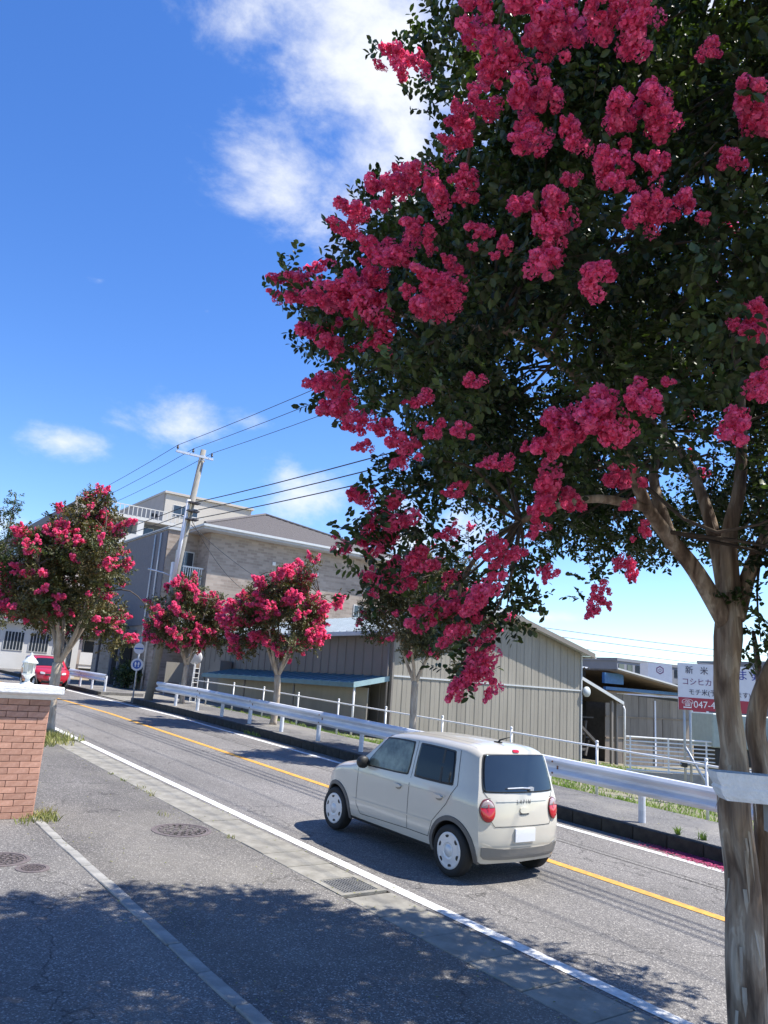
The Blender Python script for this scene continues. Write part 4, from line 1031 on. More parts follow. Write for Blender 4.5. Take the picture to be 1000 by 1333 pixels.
NEAR_BLOOMS = [(1.81,2.63,5.37,0.19),(1.82,2.47,5.22,0.11),(1.88,2.12,5.23,0.23),(1.91,2.02,5.02,0.25),(1.96,1.85,5.09,0.31),(2.0,1.74,5.0,0.2),(2.05,1.62,4.99,0.18),(2.15,1.52,4.92,0.21),(2.16,1.49,5.0,0.15),(2.4,1.35,4.86,0.11),(1.91,2.06,4.95,0.17),(1.98,1.92,4.75,0.24),(2.01,1.82,4.73,0.16),(1.91,2.1,4.84,0.17),(1.9,2.23,4.78,0.15),(1.89,2.3,4.73,0.13),(2.01,1.92,4.58,0.16),(2.07,1.77,4.55,0.15),(2.26,1.52,4.64,0.21),(2.17,1.59,4.59,0.23),(2.28,1.51,4.59,0.19),(2.17,1.65,4.41,0.19),(2.3,1.55,4.4,0.15),(2.3,1.6,4.23,0.15),(2.36,1.55,4.25,0.16),(2.43,1.5,4.27,0.15),(2.2,1.65,4.33,0.12),(2.56,1.29,4.65,0.23),(2.54,1.37,4.45,0.11),(1.87,2.51,4.68,0.18),(1.86,2.62,4.68,0.16),(1.92,2.37,4.54,0.19),(1.85,2.73,4.71,0.2),(1.85,2.99,4.74,0.19),(1.86,3.08,4.67,0.16),(1.95,2.25,4.52,0.15),(2.12,1.88,4.3,0.21),(2.14,1.92,4.22,0.17),(2.06,2.02,4.34,0.15),(2.02,2.23,4.32,0.11),(2.08,2.12,4.22,0.11),(2.18,1.96,4.1,0.2),(2.28,1.8,4.02,0.19),(2.03,2.49,4.19,0.2),(2.05,2.57,4.11,0.22),(2.05,2.42,4.15,0.16),(2.03,3.95,4.78,0.23),(1.98,3.61,4.54,0.23),(1.97,3.23,4.34,0.3),(1.99,2.99,4.24,0.26),(1.95,3.08,4.36,0.25),(1.91,2.84,4.46,0.18),(1.94,2.72,4.36,0.19),(1.93,2.56,4.45,0.17),(2.04,3.59,4.34,0.24),(2.05,3.4,4.2,0.19),(2.07,2.98,4.06,0.17),(2.16,3.59,4.05,0.25),(2.23,3.58,3.91,0.24),(2.27,3.44,3.8,0.19),(2.29,3.2,3.71,0.19),(2.35,3.1,3.61,0.18),(2.41,3.2,3.55,0.12),(2.24,2.85,3.76,0.14),(2.33,2.83,3.62,0.13),(2.26,2.48,3.76,0.11),(2.48,2.17,3.54,0.2),(2.53,2.24,3.46,0.2),(2.54,2.13,3.48,0.16),(2.53,1.96,3.55,0.23),(2.59,1.96,3.48,0.23),(2.54,2.0,3.53,0.21),(2.58,1.8,3.58,0.18),(3.27,2.88,3.48,0.31),(3.37,2.82,3.46,0.18),(3.57,2.63,3.62,0.24),(2.83,1.52,3.45,0.2),(2.76,1.39,3.82,0.17),(2.73,1.39,3.88,0.14),(2.8,1.41,3.6,0.16),(2.6,3.83,3.52,0.2),(2.69,3.66,3.35,0.29),(2.79,3.91,3.31,0.29),(2.63,4.06,3.2,0.13),(2.94,3.65,3.12,0.21),(2.97,3.87,3.01,0.21),(3.15,3.8,2.81,0.26),(3.23,3.71,2.89,0.25),(3.33,3.66,2.82,0.26),(3.06,3.19,2.94,0.22),(3.04,3.14,3.15,0.2),(3.16,3.06,3.14,0.14),(3.19,3.39,2.88,0.2),(3.46,3.61,2.65,0.19),(3.47,3.64,2.53,0.25),(3.43,3.7,2.44,0.24),(3.38,3.76,2.35,0.15),(2.84,3.95,3.06,0.2),(3.34,2.95,3.05,0.12),(3.58,2.83,2.88,0.16),(3.58,2.8,2.97,0.12),(3.72,2.66,3.1,0.15),(2.83,3.27,3.23,0.13),(2.36,2.66,3.59,0.13),(2.5,2.53,3.44,0.12),(2.82,3.22,3.47,0.12),(3.24,2.96,3.29,0.12),(3.73,2.59,3.33,0.11),(1.74,2.69,5.33,0.07),(1.81,2.45,5.27,0.05),(2.06,1.9,5.03,0.1),(1.98,1.7,5.11,0.08),(2.07,1.54,4.98,0.1),(2.04,1.92,4.63,0.12),(1.97,1.82,4.82,0.07),(1.83,2.17,4.79,0.09),(1.88,2.2,4.84,0.08),(2.1,1.77,4.56,0.07),(2.17,1.59,4.58,0.09),(2.26,1.51,4.71,0.1),(2.35,1.54,4.41,0.05),(2.5,1.46,4.22,0.06),(2.26,1.62,4.33,0.06),(2.7,1.2,4.64,0.1),(2.58,1.33,4.42,0.06),(2.02,2.3,4.5,0.1),(1.89,2.67,4.8,0.09),(1.87,3.05,4.76,0.09),(1.93,2.22,4.55,0.09),(2.15,1.84,4.41,0.09),(2.13,1.9,4.22,0.1),(2.12,1.97,4.32,0.09),(2.02,2.26,4.25,0.05),(2.05,2.15,4.17,0.05),(2.07,2.45,4.28,0.11),(1.95,2.62,4.16,0.08),(2.09,2.42,4.1,0.09),(1.97,4.03,4.71,0.11),(1.9,3.65,4.65,0.12),(2.0,2.95,4.4,0.13),(1.88,3.12,4.3,0.13),(1.88,2.89,4.4,0.07),(1.91,2.71,4.35,0.08),(2.01,2.54,4.39,0.09),(2.15,3.32,4.17,0.07),(2.08,2.94,4.13,0.1),(2.19,3.61,3.89,0.11),(2.13,3.62,4.03,0.09),(2.32,3.44,3.67,0.11),(2.27,2.85,3.64,0.05),(2.57,2.12,3.51,0.11),(2.43,2.3,3.44,0.07),(2.47,2.16,3.48,0.06),(2.57,2.01,3.5,0.08),(2.66,1.73,3.66,0.07),(3.62,2.63,3.46,0.1),(2.7,1.42,3.8,0.07),(2.69,1.45,3.82,0.07),(2.81,1.39,3.69,0.06),(2.67,3.75,3.17,0.16),(2.9,3.88,3.25,0.13),(2.6,4.08,3.27,0.06),(2.91,3.88,3.13,0.12),(3.28,3.75,2.67,0.11),(3.21,3.67,3.07,0.11),(3.38,3.69,2.72,0.1),(3.1,3.14,3.08,0.09),(3.12,3.11,3.11,0.06),(3.5,3.58,2.75,0.08),(3.55,3.6,2.38,0.14),(3.43,3.75,2.32,0.08),(2.82,3.98,2.93,0.09),(3.28,2.98,3.05,0.05),(3.65,2.77,2.89,0.07),(3.64,2.76,2.97,0.05),(3.64,2.7,3.12,0.09),(2.86,3.24,3.29,0.05),(2.44,2.57,3.42,0.07),(2.86,3.18,3.5,0.06),(3.22,3.0,3.26,0.06),(3.69,2.64,3.27,0.05),(8.23,3.56,5.03,0.26),(5.71,5.34,6.87,0.2),(3.08,1.59,7.29,0.27),(8.24,3.19,5.09,0.2),(2.93,5.28,5.8,0.2),(7.96,3.61,6.6,0.25),(6.08,3.36,7.89,0.2),(6.49,5.21,6.79,0.27),(7.79,3.72,6.42,0.21),(3.89,4.58,7.5,0.26),(3.16,0.39,5.39,0.26),(2.99,1.57,7.02,0.2),(3.37,2.3,7.53,0.23),(6.5,4.82,7.1,0.2),(4.75,-0.36,5.08,0.18),(8.04,1.54,5.53,0.23),(2.69,2.98,7.04,0.27),(7.91,1.32,5.15,0.2),(3.92,0.92,7.17,0.27),(7.21,4.99,6.0,0.28),(5.4,-0.28,5.27,0.28),(5.81,4.19,7.67,0.24),(2.26,1.44,5.61,0.22),(5.5,0.5,7.15,0.23),(6.27,2.64,7.9,0.2),(8.3,3.01,5.66,0.27),(7.42,3.4,7.18,0.19),(5.93,-0.22,5.46,0.18),(4.71,1.31,7.72,0.21),(7.95,4.45,5.51,0.19),(7.86,2.53,6.61,0.16),(5.95,3.39,7.95,0.19),(5.36,0.27,6.96,0.26),(5.94,0.07,6.62,0.26),(4.87,5.4,6.82,0.25),(7.87,2.68,6.86,0.17),(4.9,4.13,7.86,0.28),(3.92,-0.14,4.99,0.24),(7.74,4.76,5.67,0.22),(7.49,4.71,6.11,0.21),(7.79,4.45,6.1,0.21),(5.27,5.12,7.27,0.17),(7.83,3.01,6.61,0.17),(8.31,2.38,5.85,0.17),(3.18,1.58,7.08,0.16),(5.81,0.32,6.87,0.19),(3.0,1.88,7.26,0.28),(4.27,0.24,6.66,0.25),(2.18,2.27,6.24,0.19),(4.97,5.0,7.24,0.27),(4.71,5.99,4.97,0.22),(3.27,5.48,5.29,0.26),(7.82,4.67,4.96,0.2),(5.36,5.81,6.18,0.25),(6.37,2.53,7.83,0.18),(4.52,5.37,6.77,0.24),(5.74,3.23,7.97,0.2),(5.25,3.51,7.99,0.23),(4.95,6.07,5.82,0.21),(6.89,2.01,7.53,0.24),(8.18,2.47,6.0,0.2),(7.22,4.8,6.63,0.17),(7.11,1.21,7.01,0.17),(6.73,0.09,5.48,0.17),(3.03,5.18,5.87,0.16),(5.98,3.15,8.01,0.24),(5.0,5.82,6.44,0.27),(4.61,-0.04,6.65,0.17),(3.27,0.25,5.47,0.25),(6.88,5.5,5.04,0.24),(2.0,2.07,5.86,0.25),(5.79,1.45,7.62,0.23),(7.4,0.82,5.96,0.26),(7.52,1.84,6.88,0.24),(7.32,4.19,7.04,0.28),(3.39,0.27,5.83,0.17),(5.15,5.02,7.22,0.27),(4.78,4.7,7.65,0.26),(5.58,-0.35,5.04,0.19),(7.95,2.51,6.4,0.23),(7.28,0.93,6.52,0.19),(4.15,4.35,7.51,0.16),(5.27,0.57,7.35,0.22),(5.8,5.4,6.98,0.23),(7.11,3.23,7.36,0.22),(7.71,4.51,5.74,0.23),(3.75,2.47,7.78,0.26),(2.15,1.9,5.81,0.26),(6.32,3.77,7.68,0.24),(6.51,4.16,7.41,0.2),(7.71,4.76,5.12,0.24),(4.86,1.74,7.94,0.26),(7.07,4.56,7.01,0.2),(4.68,1.35,7.62,0.16),(4.86,0.11,6.69,0.23),(3.23,2.58,7.49,0.22),(2.93,0.64,5.72,0.21),(6.81,0.45,6.42,0.24),(3.24,0.15,5.76,0.27),(5.28,-0.49,4.98,0.25),(5.55,5.9,6.35,0.2),(6.69,2.21,7.68,0.2),(5.72,3.27,8.0,0.17),(7.92,3.27,6.57,0.25),(6.51,-0.13,5.62,0.22),(8.3,2.46,5.35,0.27),(8.13,2.16,6.07,0.21),(6.94,3.79,7.33,0.28),(7.78,3.15,6.76,0.26),(3.5,0.45,6.38,0.23),(4.1,2.84,7.94,0.24),(8.23,2.4,5.78,0.22)]
near_tree()


def street_tree(name, x, y, base_h, zc, rx, ry, rz, trunk_r, label, nleaf, nbloom, seed, leafmat='leaf_olive', fork=2, leaf=.085, bloom=(.22, .40), group='crape myrtles along the road', lean=(0, 0)):
    base = (x, y, zg(y) + base_h)
    t = empty(name, base, label, 'tree', group)
    rng = np.random.default_rng(seed)
    c0 = np.array([x + lean[0], y + lean[1], zc])
    shoots = 9
    er = np.array([rx, ry, rz])
    clumps = []
    while len(clumps) < 105:
        d = rng.normal(size=3)
        d /= np.linalg.norm(d)
        s = rng.uniform(.25, 1) ** .5
        bumps = 1 + .20 * math.sin(3.1 * d[0] + seed) + .18 * math.sin(4.3 * d[1] + 2.2 * seed + 3 * d[2]) - .05
        p = c0 + er * d * s * bumps * .86
        if d[2] < -.85:
            continue
        if shoots and rng.random() < .2 and d[2] > -.4:      # stray shoots beyond the round of the crown
            shoots -= 1
            clumps.append((*(c0 + er * d * bumps * rng.uniform(.98, 1.16)), rng.uniform(.09, .16) * rx / 1.9))
            continue
        clumps.append((*p, rng.uniform(.22, .38) * rx / 1.9))
    mb = MB()
    r = random.Random(seed)
    z0 = base[2]
    zf = z0 + (zc - rz * .85 - z0) * .85
    tp = catmull([(x, y, z0 - .05), (x + r.uniform(-.05, .05), y, z0 + .5 * (zf - z0)), (x + lean[0] * .2, y + lean[1] * .2, zf)], 5)
    mb.tube(tp, [np.interp(i, [0, 1, len(tp) - 1], [trunk_r * 1.4, trunk_r * 1.08, trunk_r]) for i in range(len(tp))], 11, flute=bark_flute(seed, .09, 3))
    allp = []
    for k in range(fork + 3):
        th = 6.28 * k / (fork + 3) + r.uniform(-.4, .4)
        e = c0 + er * np.array([math.cos(th) * .62, math.sin(th) * .62, r.uniform(.0, .6)])
        m_ = np.array([x + math.cos(th) * .22 * rx, y + math.sin(th) * .22 * ry, zf + .45 * (zc - zf)])
        q = catmull([(x + lean[0] * .2, y + lean[1] * .2, zf - .06), tuple(m_), tuple(e)], 5)
        allp += q
        mb.tube(q, [trunk_r * .62 * (1 - .8 * i / (len(q) - 1)) for i in range(len(q))], 7)
    br = MB()
    reach_branches(br, allp, clumps, rng, .022, .9, 4)
    mb.add(br.v, br.f, 1)
    part('trunk', mb, ['bark_light', 'bark_twig'], t, smooth=True)
    v, q, _, _ = leaf_arrays(clumps, nleaf, leaf, leaf * .6, rng)
    put('crown', np_mesh('crown', v - np.array(base), q, leafmat), base, t)
    for i in range(nbloom):
        d = rng.normal(size=3)
        d /= np.linalg.norm(d)
        if d[2] < -.6:
            d[2] *= -1
        # blossom stands at the outer tips, in uneven swarms
        c = clumps[int(rng.integers(len(clumps)))]
        dd = np.array(c[:3]) - c0
        dd /= np.linalg.norm(dd) + 1e-6
        nn = dd * .9 + d * .7 + np.array([0, 0, .12])
        nn /= np.linalg.norm(nn)
        p = np.array(c[:3]) + nn * c[3] * 1.12
        s = rng.uniform(*bloom)
        q = Vector(nn).to_track_quat('Z', 'Y') @ Matrix.Rotation(rng.uniform(0, 6.28), 3, 'Z').to_quaternion()
        put('blossom_cluster', BLOOMS_FAR[i % 5], p, t, q.to_euler(), (s * .85, s * .85, s))
    return t


street_tree('crape_myrtle_tree', 5.15, 20.2, 0, 4.45, 1.9, 2.1, 2.05, .115, 'wide crape myrtle with forked pale trunk behind the brick pier', 62000, 280, 31, 'leaf_olive', 2, .075, (.20, .38), lean=(-.25, .1))
street_tree('crape_myrtle_tree', 12.25, 22.0, .2, 4.35, 1.85, 1.85, 1.85, .10, 'round pink crape myrtle on a straight trunk in front of the blue awning', 40000, 295, 52, 'leaf_olive', 2, .07, (.27, .48))
street_tree('crape_myrtle_tree', 12.35, 29.6, .2, 4.45, 1.85, 1.85, 1.75, .10, 'dark pink crape myrtle next to the concrete utility pole', 36000, 260, 73, 'leaf_olive', 2, .08, (.25, .45))
street_tree('crape_myrtle_tree', 12.35, 15.2, .2, 4.35, 1.75, 1.75, 1.75, .085, 'greenish brown crape myrtle with sparse small blooms in front of the beige warehouse gable', 60000, 110, 94, 'leaf_brown', 2, .06, (.16, .30))
street_tree('crape_myrtle_tree', 12.4, 47.0, .16, 5.2, 2.0, 2.0, 1.8, .13, 'distant crape myrtle behind the short far guard rail', 14000, 60, 17, 'leaf_olive', 2, .11, (.25, .4))
street_tree('crape_myrtle_tree', 4.4, 33.0, 0, 4.6, 2.2, 2.2, 1.9, .13, 'distant crape myrtle on the pavement beyond the brick pier', 16000, 70, 23, 'leaf_olive', 2, .11, (.25, .4))


# ------------------------------------------------------------------ brick pier with cap and lantern
def brick_pier():
    x0, x1, y0, y1 = 1.75, 2.80, 11.13, 11.75
    z0 = zg(11.1)
    t = empty('brick_pier', ((x0 + x1) / 2, (y0 + y1) / 2, z0), 'square orange brick gate pier with thick white concrete cap', 'pier')
    H = 1.50
    part('core', MB().box(x0 + .012, x1 - .012, y0 + .012, y1 - .012, z0 - .1, z0 + H), 'mortar', t)
    ch, gap = .0785, .007
    bl, hd = .262, .128
    rows = int(H / ch)
    r = random.Random(6)
    cache = {}

    def brick(ax, a0, a1, zc, face):
        ln = a1 - a0 - gap
        if ln < .02:
            return
        key = (ax, round(ln, 3))
        if key not in cache:
            mb = MB()
            if ax == 'X':
                mb.box(-ln / 2, ln / 2, -.012, .012, -(ch - gap) / 2, (ch - gap) / 2)
            else:
                mb.box(-.012, .012, -ln / 2, ln / 2, -(ch - gap) / 2, (ch - gap) / 2)
            cache[key] = mb.mesh('brick', 'brick', bevel=.0025)
        c = (a0 + a1) / 2
        j = r.uniform(-.0015, .0015)
        loc = (c, face + j, zc) if ax == 'X' else (face + j, c, zc)
        put('brick', cache[key], loc, t)

    for i in range(rows):
        zc = z0 + ch * (i + .5)
        for ax, a, b, face in (('X', x0, x1, y0 + .004), ('Y', y0 + .02, y1 - .02, x1 - .004), ('Y', y0 + .02, y1 - .02, x0 + .004), ('X', x0, x1, y1 - .004)):
            p = a + (0 if i % 2 == 0 else hd)
            if p > a:
                brick(ax, a, p, zc, face)
            while p < b - .01:
                e = min(p + bl, b)
                brick(ax, p, e, zc, face)
                p = e
    # cap: moulded underside, slab
    mb = MB()
    zc = z0 + rows * ch
    lv = [(.02, 0), (.06, .045), (.115, .07), (.125, .085), (.125, .165), (.115, .175)]
    vs_, fs_ = [], []
    for o, h in lv:
        vs_ += [(x0 - o, y0 - o, zc + h), (x1 + o, y0 - o, zc + h), (x1 + o, y1 + o, zc + h), (x0 - o, y1 + o, zc + h)]
    for i in range(len(lv) - 1):
        for j in range(4):
            fs_.append((i * 4 + j, i * 4 + (j + 1) % 4, (i + 1) * 4 + (j + 1) % 4, (i + 1) * 4 + j))
    fs_ += [(3, 2, 1, 0), tuple(range(len(lv) * 4 - 4, len(lv) * 4))]
    mb.add(vs_, fs_)
    part('cap', mb, 'cap_white', t)
    # lantern on the cap
    lx, ly, lz = 2.52, y0 + .25, zc + .175
    ln = empty('pier_lantern', (lx, ly, lz), 'small white garden lantern standing on the brick pier cap', 'lantern')
    part('base', MB().lathe([(.001, 0), (.09, 0), (.085, .02), (.035, .04), (.028, .08), (.06, .12), (.085, .135), (.085, .15), (.001, .15)], (lx, ly, lz), 12), 'lantern', ln, smooth=False)
    part('glass', MB().lathe([(.060, .15), (.068, .29)], (lx, ly, lz), 6), 'lantern_glass', ln)
    for k in range(6):
        th = k * math.pi / 3
        part('bar', MB().tube([(lx + .066 * math.cos(th), ly + .066 * math.sin(th), lz + .15), (lx + .074 * math.cos(th), ly + .074 * math.sin(th), lz + .29)], .006, 5), 'lantern', ln)
    part('roof', MB().lathe([(.001, .29), (.105, .29), (.10, .305), (.06, .35), (.03, .375), (.02, .40), (.018, .42), (.001, .43)], (lx, ly, lz), 12), 'lantern', ln)


brick_pier()


def concrete_beam():
    """white painted concrete rail that ends in front of the trunk, on a post out of view"""
    t = empty('concrete_beam', (5.3, 1.7, zg(1.75)), 'white painted concrete beam ending with a chipped corner in front of the thick trunk', 'beam')
    a = Vector((4.40, 2.62, 0))
    d = (Vector((5.40, 1.62, 0)) - a).normalized()
    n = Vector((d.y, -d.x, 0))
    if n.dot(Vector((0, 0, 0)) - a) < 0:
        n = -n

    def P(s, q, z):
        p = a + d * s + n * q
        return (p.x, p.y, z)
    mb = MB()
    # inverted taper: top slab wider than its foot, end slanting inwards, chipped
    prof = [(0.0, 2.005), (.010, 1.965), (.030, 1.93), (.022, 1.915), (.040, 1.875), (.060, 1.85)]
    r = random.Random(5)
    vs_, fs_ = [], []
    ss = [0, .09, .3, .7, 1.45]
    for i, s in enumerate(ss):
        for e, z in prof:
            jit = r.uniform(-.004, .004) if i < 2 else 0
            zz = z - .012 * s
            vs_ += [P(s + (e if i == 0 else 0) + jit, .10 - e * .35 + jit, zz), P(s + (e if i == 0 else 0), -.10 + e * .35, zz)]
    k = len(prof) * 2
    for i in range(len(ss) - 1):
        for j in range(len(prof) - 1):
            for sd in (0, 1):
                fs_.append((i * k + j * 2 + sd, (i + 1) * k + j * 2 + sd, (i + 1) * k + j * 2 + 2 + sd, i * k + j * 2 + 2 + sd))
        fs_.append((i * k, i * k + 1, (i + 1) * k + 1, (i + 1) * k))
        fs_.append((i * k + k - 2, i * k + k - 1, (i + 1) * k + k - 1, (i + 1) * k + k - 2))
    for b in (0, (len(ss) - 1) * k):
        for j in range(len(prof) - 1):
            fs_.append((b + j * 2, b + j * 2 + 1, b + j * 2 + 3, b + j * 2 + 2))
    mb.add(vs_, fs_)
    part('slab', mb, 'cap_white', t)
    mb = MB()
    mb.add([P(s, q, z) for s in (.30, 1.4) for q in (.062, -.062) for z in (1.69, 1.846)],
           [(0, 1, 3, 2), (4, 6, 7, 5), (0, 4, 5, 1), (2, 3, 7, 6), (1, 5, 7, 3), (0, 2, 6, 4)])
    part('web', mb, 'concrete', t)
    c = a + d * 1.30
    mb = MB().obox((c.x, c.y, .90), d * .09, n * .09, (0, 0, .82))
    part('post', mb, 'concrete', t)


concrete_beam()


# ------------------------------------------------------------------ guard rails and fences
def guard_rail(name, x, y0, y1, h, label, spacing=2.0, first_end=True):
    t = empty(name, (x, (y0 + y1) / 2, zg((y0 + y1) / 2) + h), label, 'guard rail', 'white guard rails along the far kerb')
    # W profile, facing the road (-X)
    prof = [(.0, .175), (-.035, .165), (-.075, .115), (-.075, .085), (-.012, .02), (-.012, -.02), (-.075, -.085), (-.075, -.115), (-.035, -.165), (0, -.175)]
    zc = .60
    y = y0
    seg = 4.0
    while y < y1 - .01:
        e = min(y + seg, y1)
        mb = MB()
        vs_ = []
        for yy in (y + .004, e + .05 if e < y1 else e):
            off = -.003 if yy == y + .004 else .0
            vs_ += [(x - .07 + px + off, yy, zg(yy) + h + zc + pz) for px, pz in prof]
            vs_ += [(x - .07 + px + .004 + off, yy, zg(yy) + h + zc + pz) for px, pz in prof]
        n = len(prof)
        fs_ = []
        for j in range(n - 1):
            fs_ += [(j, j + 1, 2 * n + j + 1, 2 * n + j), (n + j, 3 * n + j, 3 * n + j + 1, n + j + 1)]
        for j in range(n - 1):
            fs_ += [(j, n + j, n + j + 1, j + 1), (2 * n + j, 2 * n + j + 1, 3 * n + j + 1, 3 * n + j)]
        fs_ += [(0, 2 * n, 3 * n, n), (n - 1, 2 * n - 1, 4 * n - 1, 3 * n - 1)]
        mb.add(vs_, fs_)
        part('beam', mb, 'rail_white', t)
        for k, (dy, dz) in enumerate(((.03, .02), (.03, -.02), (.10, .115), (.10, -.115))):
            bt = MB().lathe([(.001, -.014), (.018, -.014), (.020, .004)], (x - (.085 if abs(dz) < .05 else .147), y + dy, zg(y) + h + zc + dz * .85), 6, 'X')
            part('bolt', bt, 'rust', t)
        y = e
    y = y0 + .35
    while y < y1:
        mb = MB().tube([(x + .03, y, zg(y) + h - .1), (x + .03, y, zg(y) + h + .70)], .057, 12)
        part('post', mb, 'rail_white', t, smooth=False)
        part('bracket', MB().box(x - .075, x + .0, y - .04, y + .04, zg(y) + h + .54, zg(y) + h + .66), 'galv', t)
        y += spacing
    # rounded terminal at the uphill end
    yy = y1
    mb = MB()
    vs_ = []
    for k in range(7):
        th = k / 6 * math.pi
        for pz in (-.17, .17):
            vs_.append((x + .02 - .09 * math.cos(th), yy + .11 * math.sin(th), zg(yy) + h + zc + pz))
    mb.add(vs_, [(2 * k, 2 * k + 1, 2 * k + 3, 2 * k + 2) for k in range(6)])
    part('end_sleeve', mb, 'rail_white', t, fix=False)
    return t


guard_rail('guard_rail', 11.42, 1.7, 29.8, .2, 'long white corrugated guard rail curbing the pavement behind the cream car')
guard_rail('guard_rail', 11.42, 36.2, 44.0, .16, 'short white guard rail with four posts beyond the driveway')


def pipe_fence():
    x = 13.62
    y0, y1 = 3.0, 31.5
    t = empty('pipe_fence', (x, 17, zg(17)), 'white two-rail pipe fence along the back of the far pavement', 'fence')
    for h in (.98, .60):
        mb = MB().tube([(x, y, zg(y) + h + .08) for y in np.linspace(y0, y1, 16)], .021, 8)
        part('rail', mb, 'white_paint', t, smooth=True)
    y = y0 + .3
    me = None
    while y < y1:
        if me is None:
            me = MB().tube([(0, 0, -.1), (0, 0, 1.14)], .028, 8).lathe([(.029, 1.14), (.036, 1.15), (.030, 1.18), (.001, 1.19)], n=8).mesh('post', 'white_paint', smooth=True)
        put('post', me, (x, y, zg(y)), t)
        y += 2.45


pipe_fence()


def white_lattice():
    """two open bar fence panels on a low concrete footing in front of the brown shed"""
    a, b = Vector((20.3, 14.8, 0)), Vector((25.2, 11.3, 0))
    t = empty('bar_fence', (a.x, a.y, yd(a.x, a.y)), 'white horizontal bar fence on a low concrete footing before the brown shed', 'fence')
    d = (b - a).normalized()
    n = Vector((-d.y, d.x, 0))
    L = (b - a).length
    z0 = .10
    mb = MB().obox(((a.x + b.x) / 2, (a.y + b.y) / 2, z0), d * (L / 2), n * .09, (0, 0, .32))
    part('footing', mb, 'concrete', t)
    for i in range(9):
        z = z0 + .36 + i * .118
        rr = .028 if i in (0, 8) else .021
        mb = MB().tube([a + Vector((0, 0, z)), b + Vector((0, 0, z))], rr, 6)
        part('bar', mb, 'white_paint', t)
    k = 0
    s = .12
    while s < L:
        p = a + d * s
        part('post', MB().tube([p + Vector((0, 0, z0 + .1)), p + Vector((0, 0, z0 + 1.33))], .028, 8), 'white_paint', t)
        s += 1.15


white_lattice()


# ------------------------------------------------------------------ utility pole and wires
def wire(a, b, r, sag, label, n=14, m='wire'):
    a, b = Vector(a), Vector(b)
    pts = []
    for i in range(n + 1):
        t_ = i / n
        p = a.lerp(b, t_)
        p.z -= sag * 4 * t_ * (1 - t_)
        pts.append(p)
    o = part('overhead_wire', MB().tube(pts, r, 5), m, origin=a, smooth=True)
    return tag(o, label, 'wire', 'overhead wires')


def utility_pole():
    bx, by = 11.38, 30.75
    z0 = zg(by) + .18
    t = empty('utility_pole', (bx, by, z0), 'tall concrete utility pole with steel crossarm beside the guard rail end', 'utility pole')
    top = 11.55
    tx, ty = 11.95, 29.6
    mb = MB().tube([(bx, by, z0 - .2), ((bx + tx) / 2, (by + ty) / 2, (z0 + top) / 2), (tx, ty, top)], [.17, .145, .11], 14)
    part('shaft', mb, 'pole_concrete', t, smooth=True)
    arm = part('crossarm', MB().box(10.72, 12.35, ty - .19, ty - .12, 11.14, 11.23), 'galv', t)
    for x in (10.78, 11.45, 12.28):
        i_ = part('insulator', MB().lathe([(.012, 0), (.012, .06), (.05, .07), (.055, .12), (.035, .13), (.045, .16), (.03, .22), (.001, .23)], (x, ty - .155, 11.23), 10), 'insul', t, smooth=True)
    for z in (11.05, 11.25):
        part('band', MB().lathe([(.125, 0), (.125, .04)], (tx, ty, z), 12), 'galv', t)
    # second slim pipe that runs up beside the shaft
    part('riser_pipe', MB().tube([(11.50, 29.95, 6.0), (11.62, 29.68, 9.35)], .075, 9), 'sign_white', t, smooth=True)
    for z in (9.2, 8.85, 8.5):
        part('clamp', MB().box(11.55, 12.05, 29.45, 29.8, z, z + .05), 'insul', t)
    # lower cabinet and street light arm
    part('street_light_arm', MB().tube([(11.64, 30.2, 6.15), (11.1, 30.2, 6.28), (10.5, 30.2, 6.34)], [.03, .03, .04], 7), 'galv', t, smooth=True)
    part('control_box', MB().box(11.40, 11.54, 29.98, 30.18, 5.9, 6.75), 'sign_white', t, bevel=.01)
    # upper wires
    ins = ('road side', 'middle', 'house side')
    lvl = ('uppermost', 'second', 'lowest')
    for k, x in enumerate((10.78, 11.45, 12.28)):
        wire((x, ty - .155, 11.45), (x + .2, -16, 10.75), .011, .55, 'thin wire from the ' + ins[k] + ' insulator of the crossarm towards the thick trunk tree')
        wire((x, ty - .155, 11.45), (x - .3, 72, 12.6), .011, .7, 'thin wire from the ' + ins[k] + ' insulator of the crossarm up the road')
    for k, z in enumerate((9.22, 8.87, 8.52)):
        wire((11.8, 29.5, z), (12.4, -16, z - .55), .019, .5, lvl[k] + ' of the thick black cables strung from mid pole towards the thick trunk tree')
        wire((11.8, 29.8, z), (11.9, 74, z + 1.6), .017, .5, lvl[k] + ' of the thick black cables strung from mid pole up the road')
    # service drops to the brick apartment house
    wire((11.8, 29.6, 8.5), (19.6, 39.96, 7.2), .014, .35, 'shorter service cable drooping to the brick apartment wall near its corner')
    wire((11.8, 29.6, 8.3), (24.5, 39.96, 6.9), .014, .5, 'longer service cable drooping to the middle of the brick apartment wall')


utility_pole()


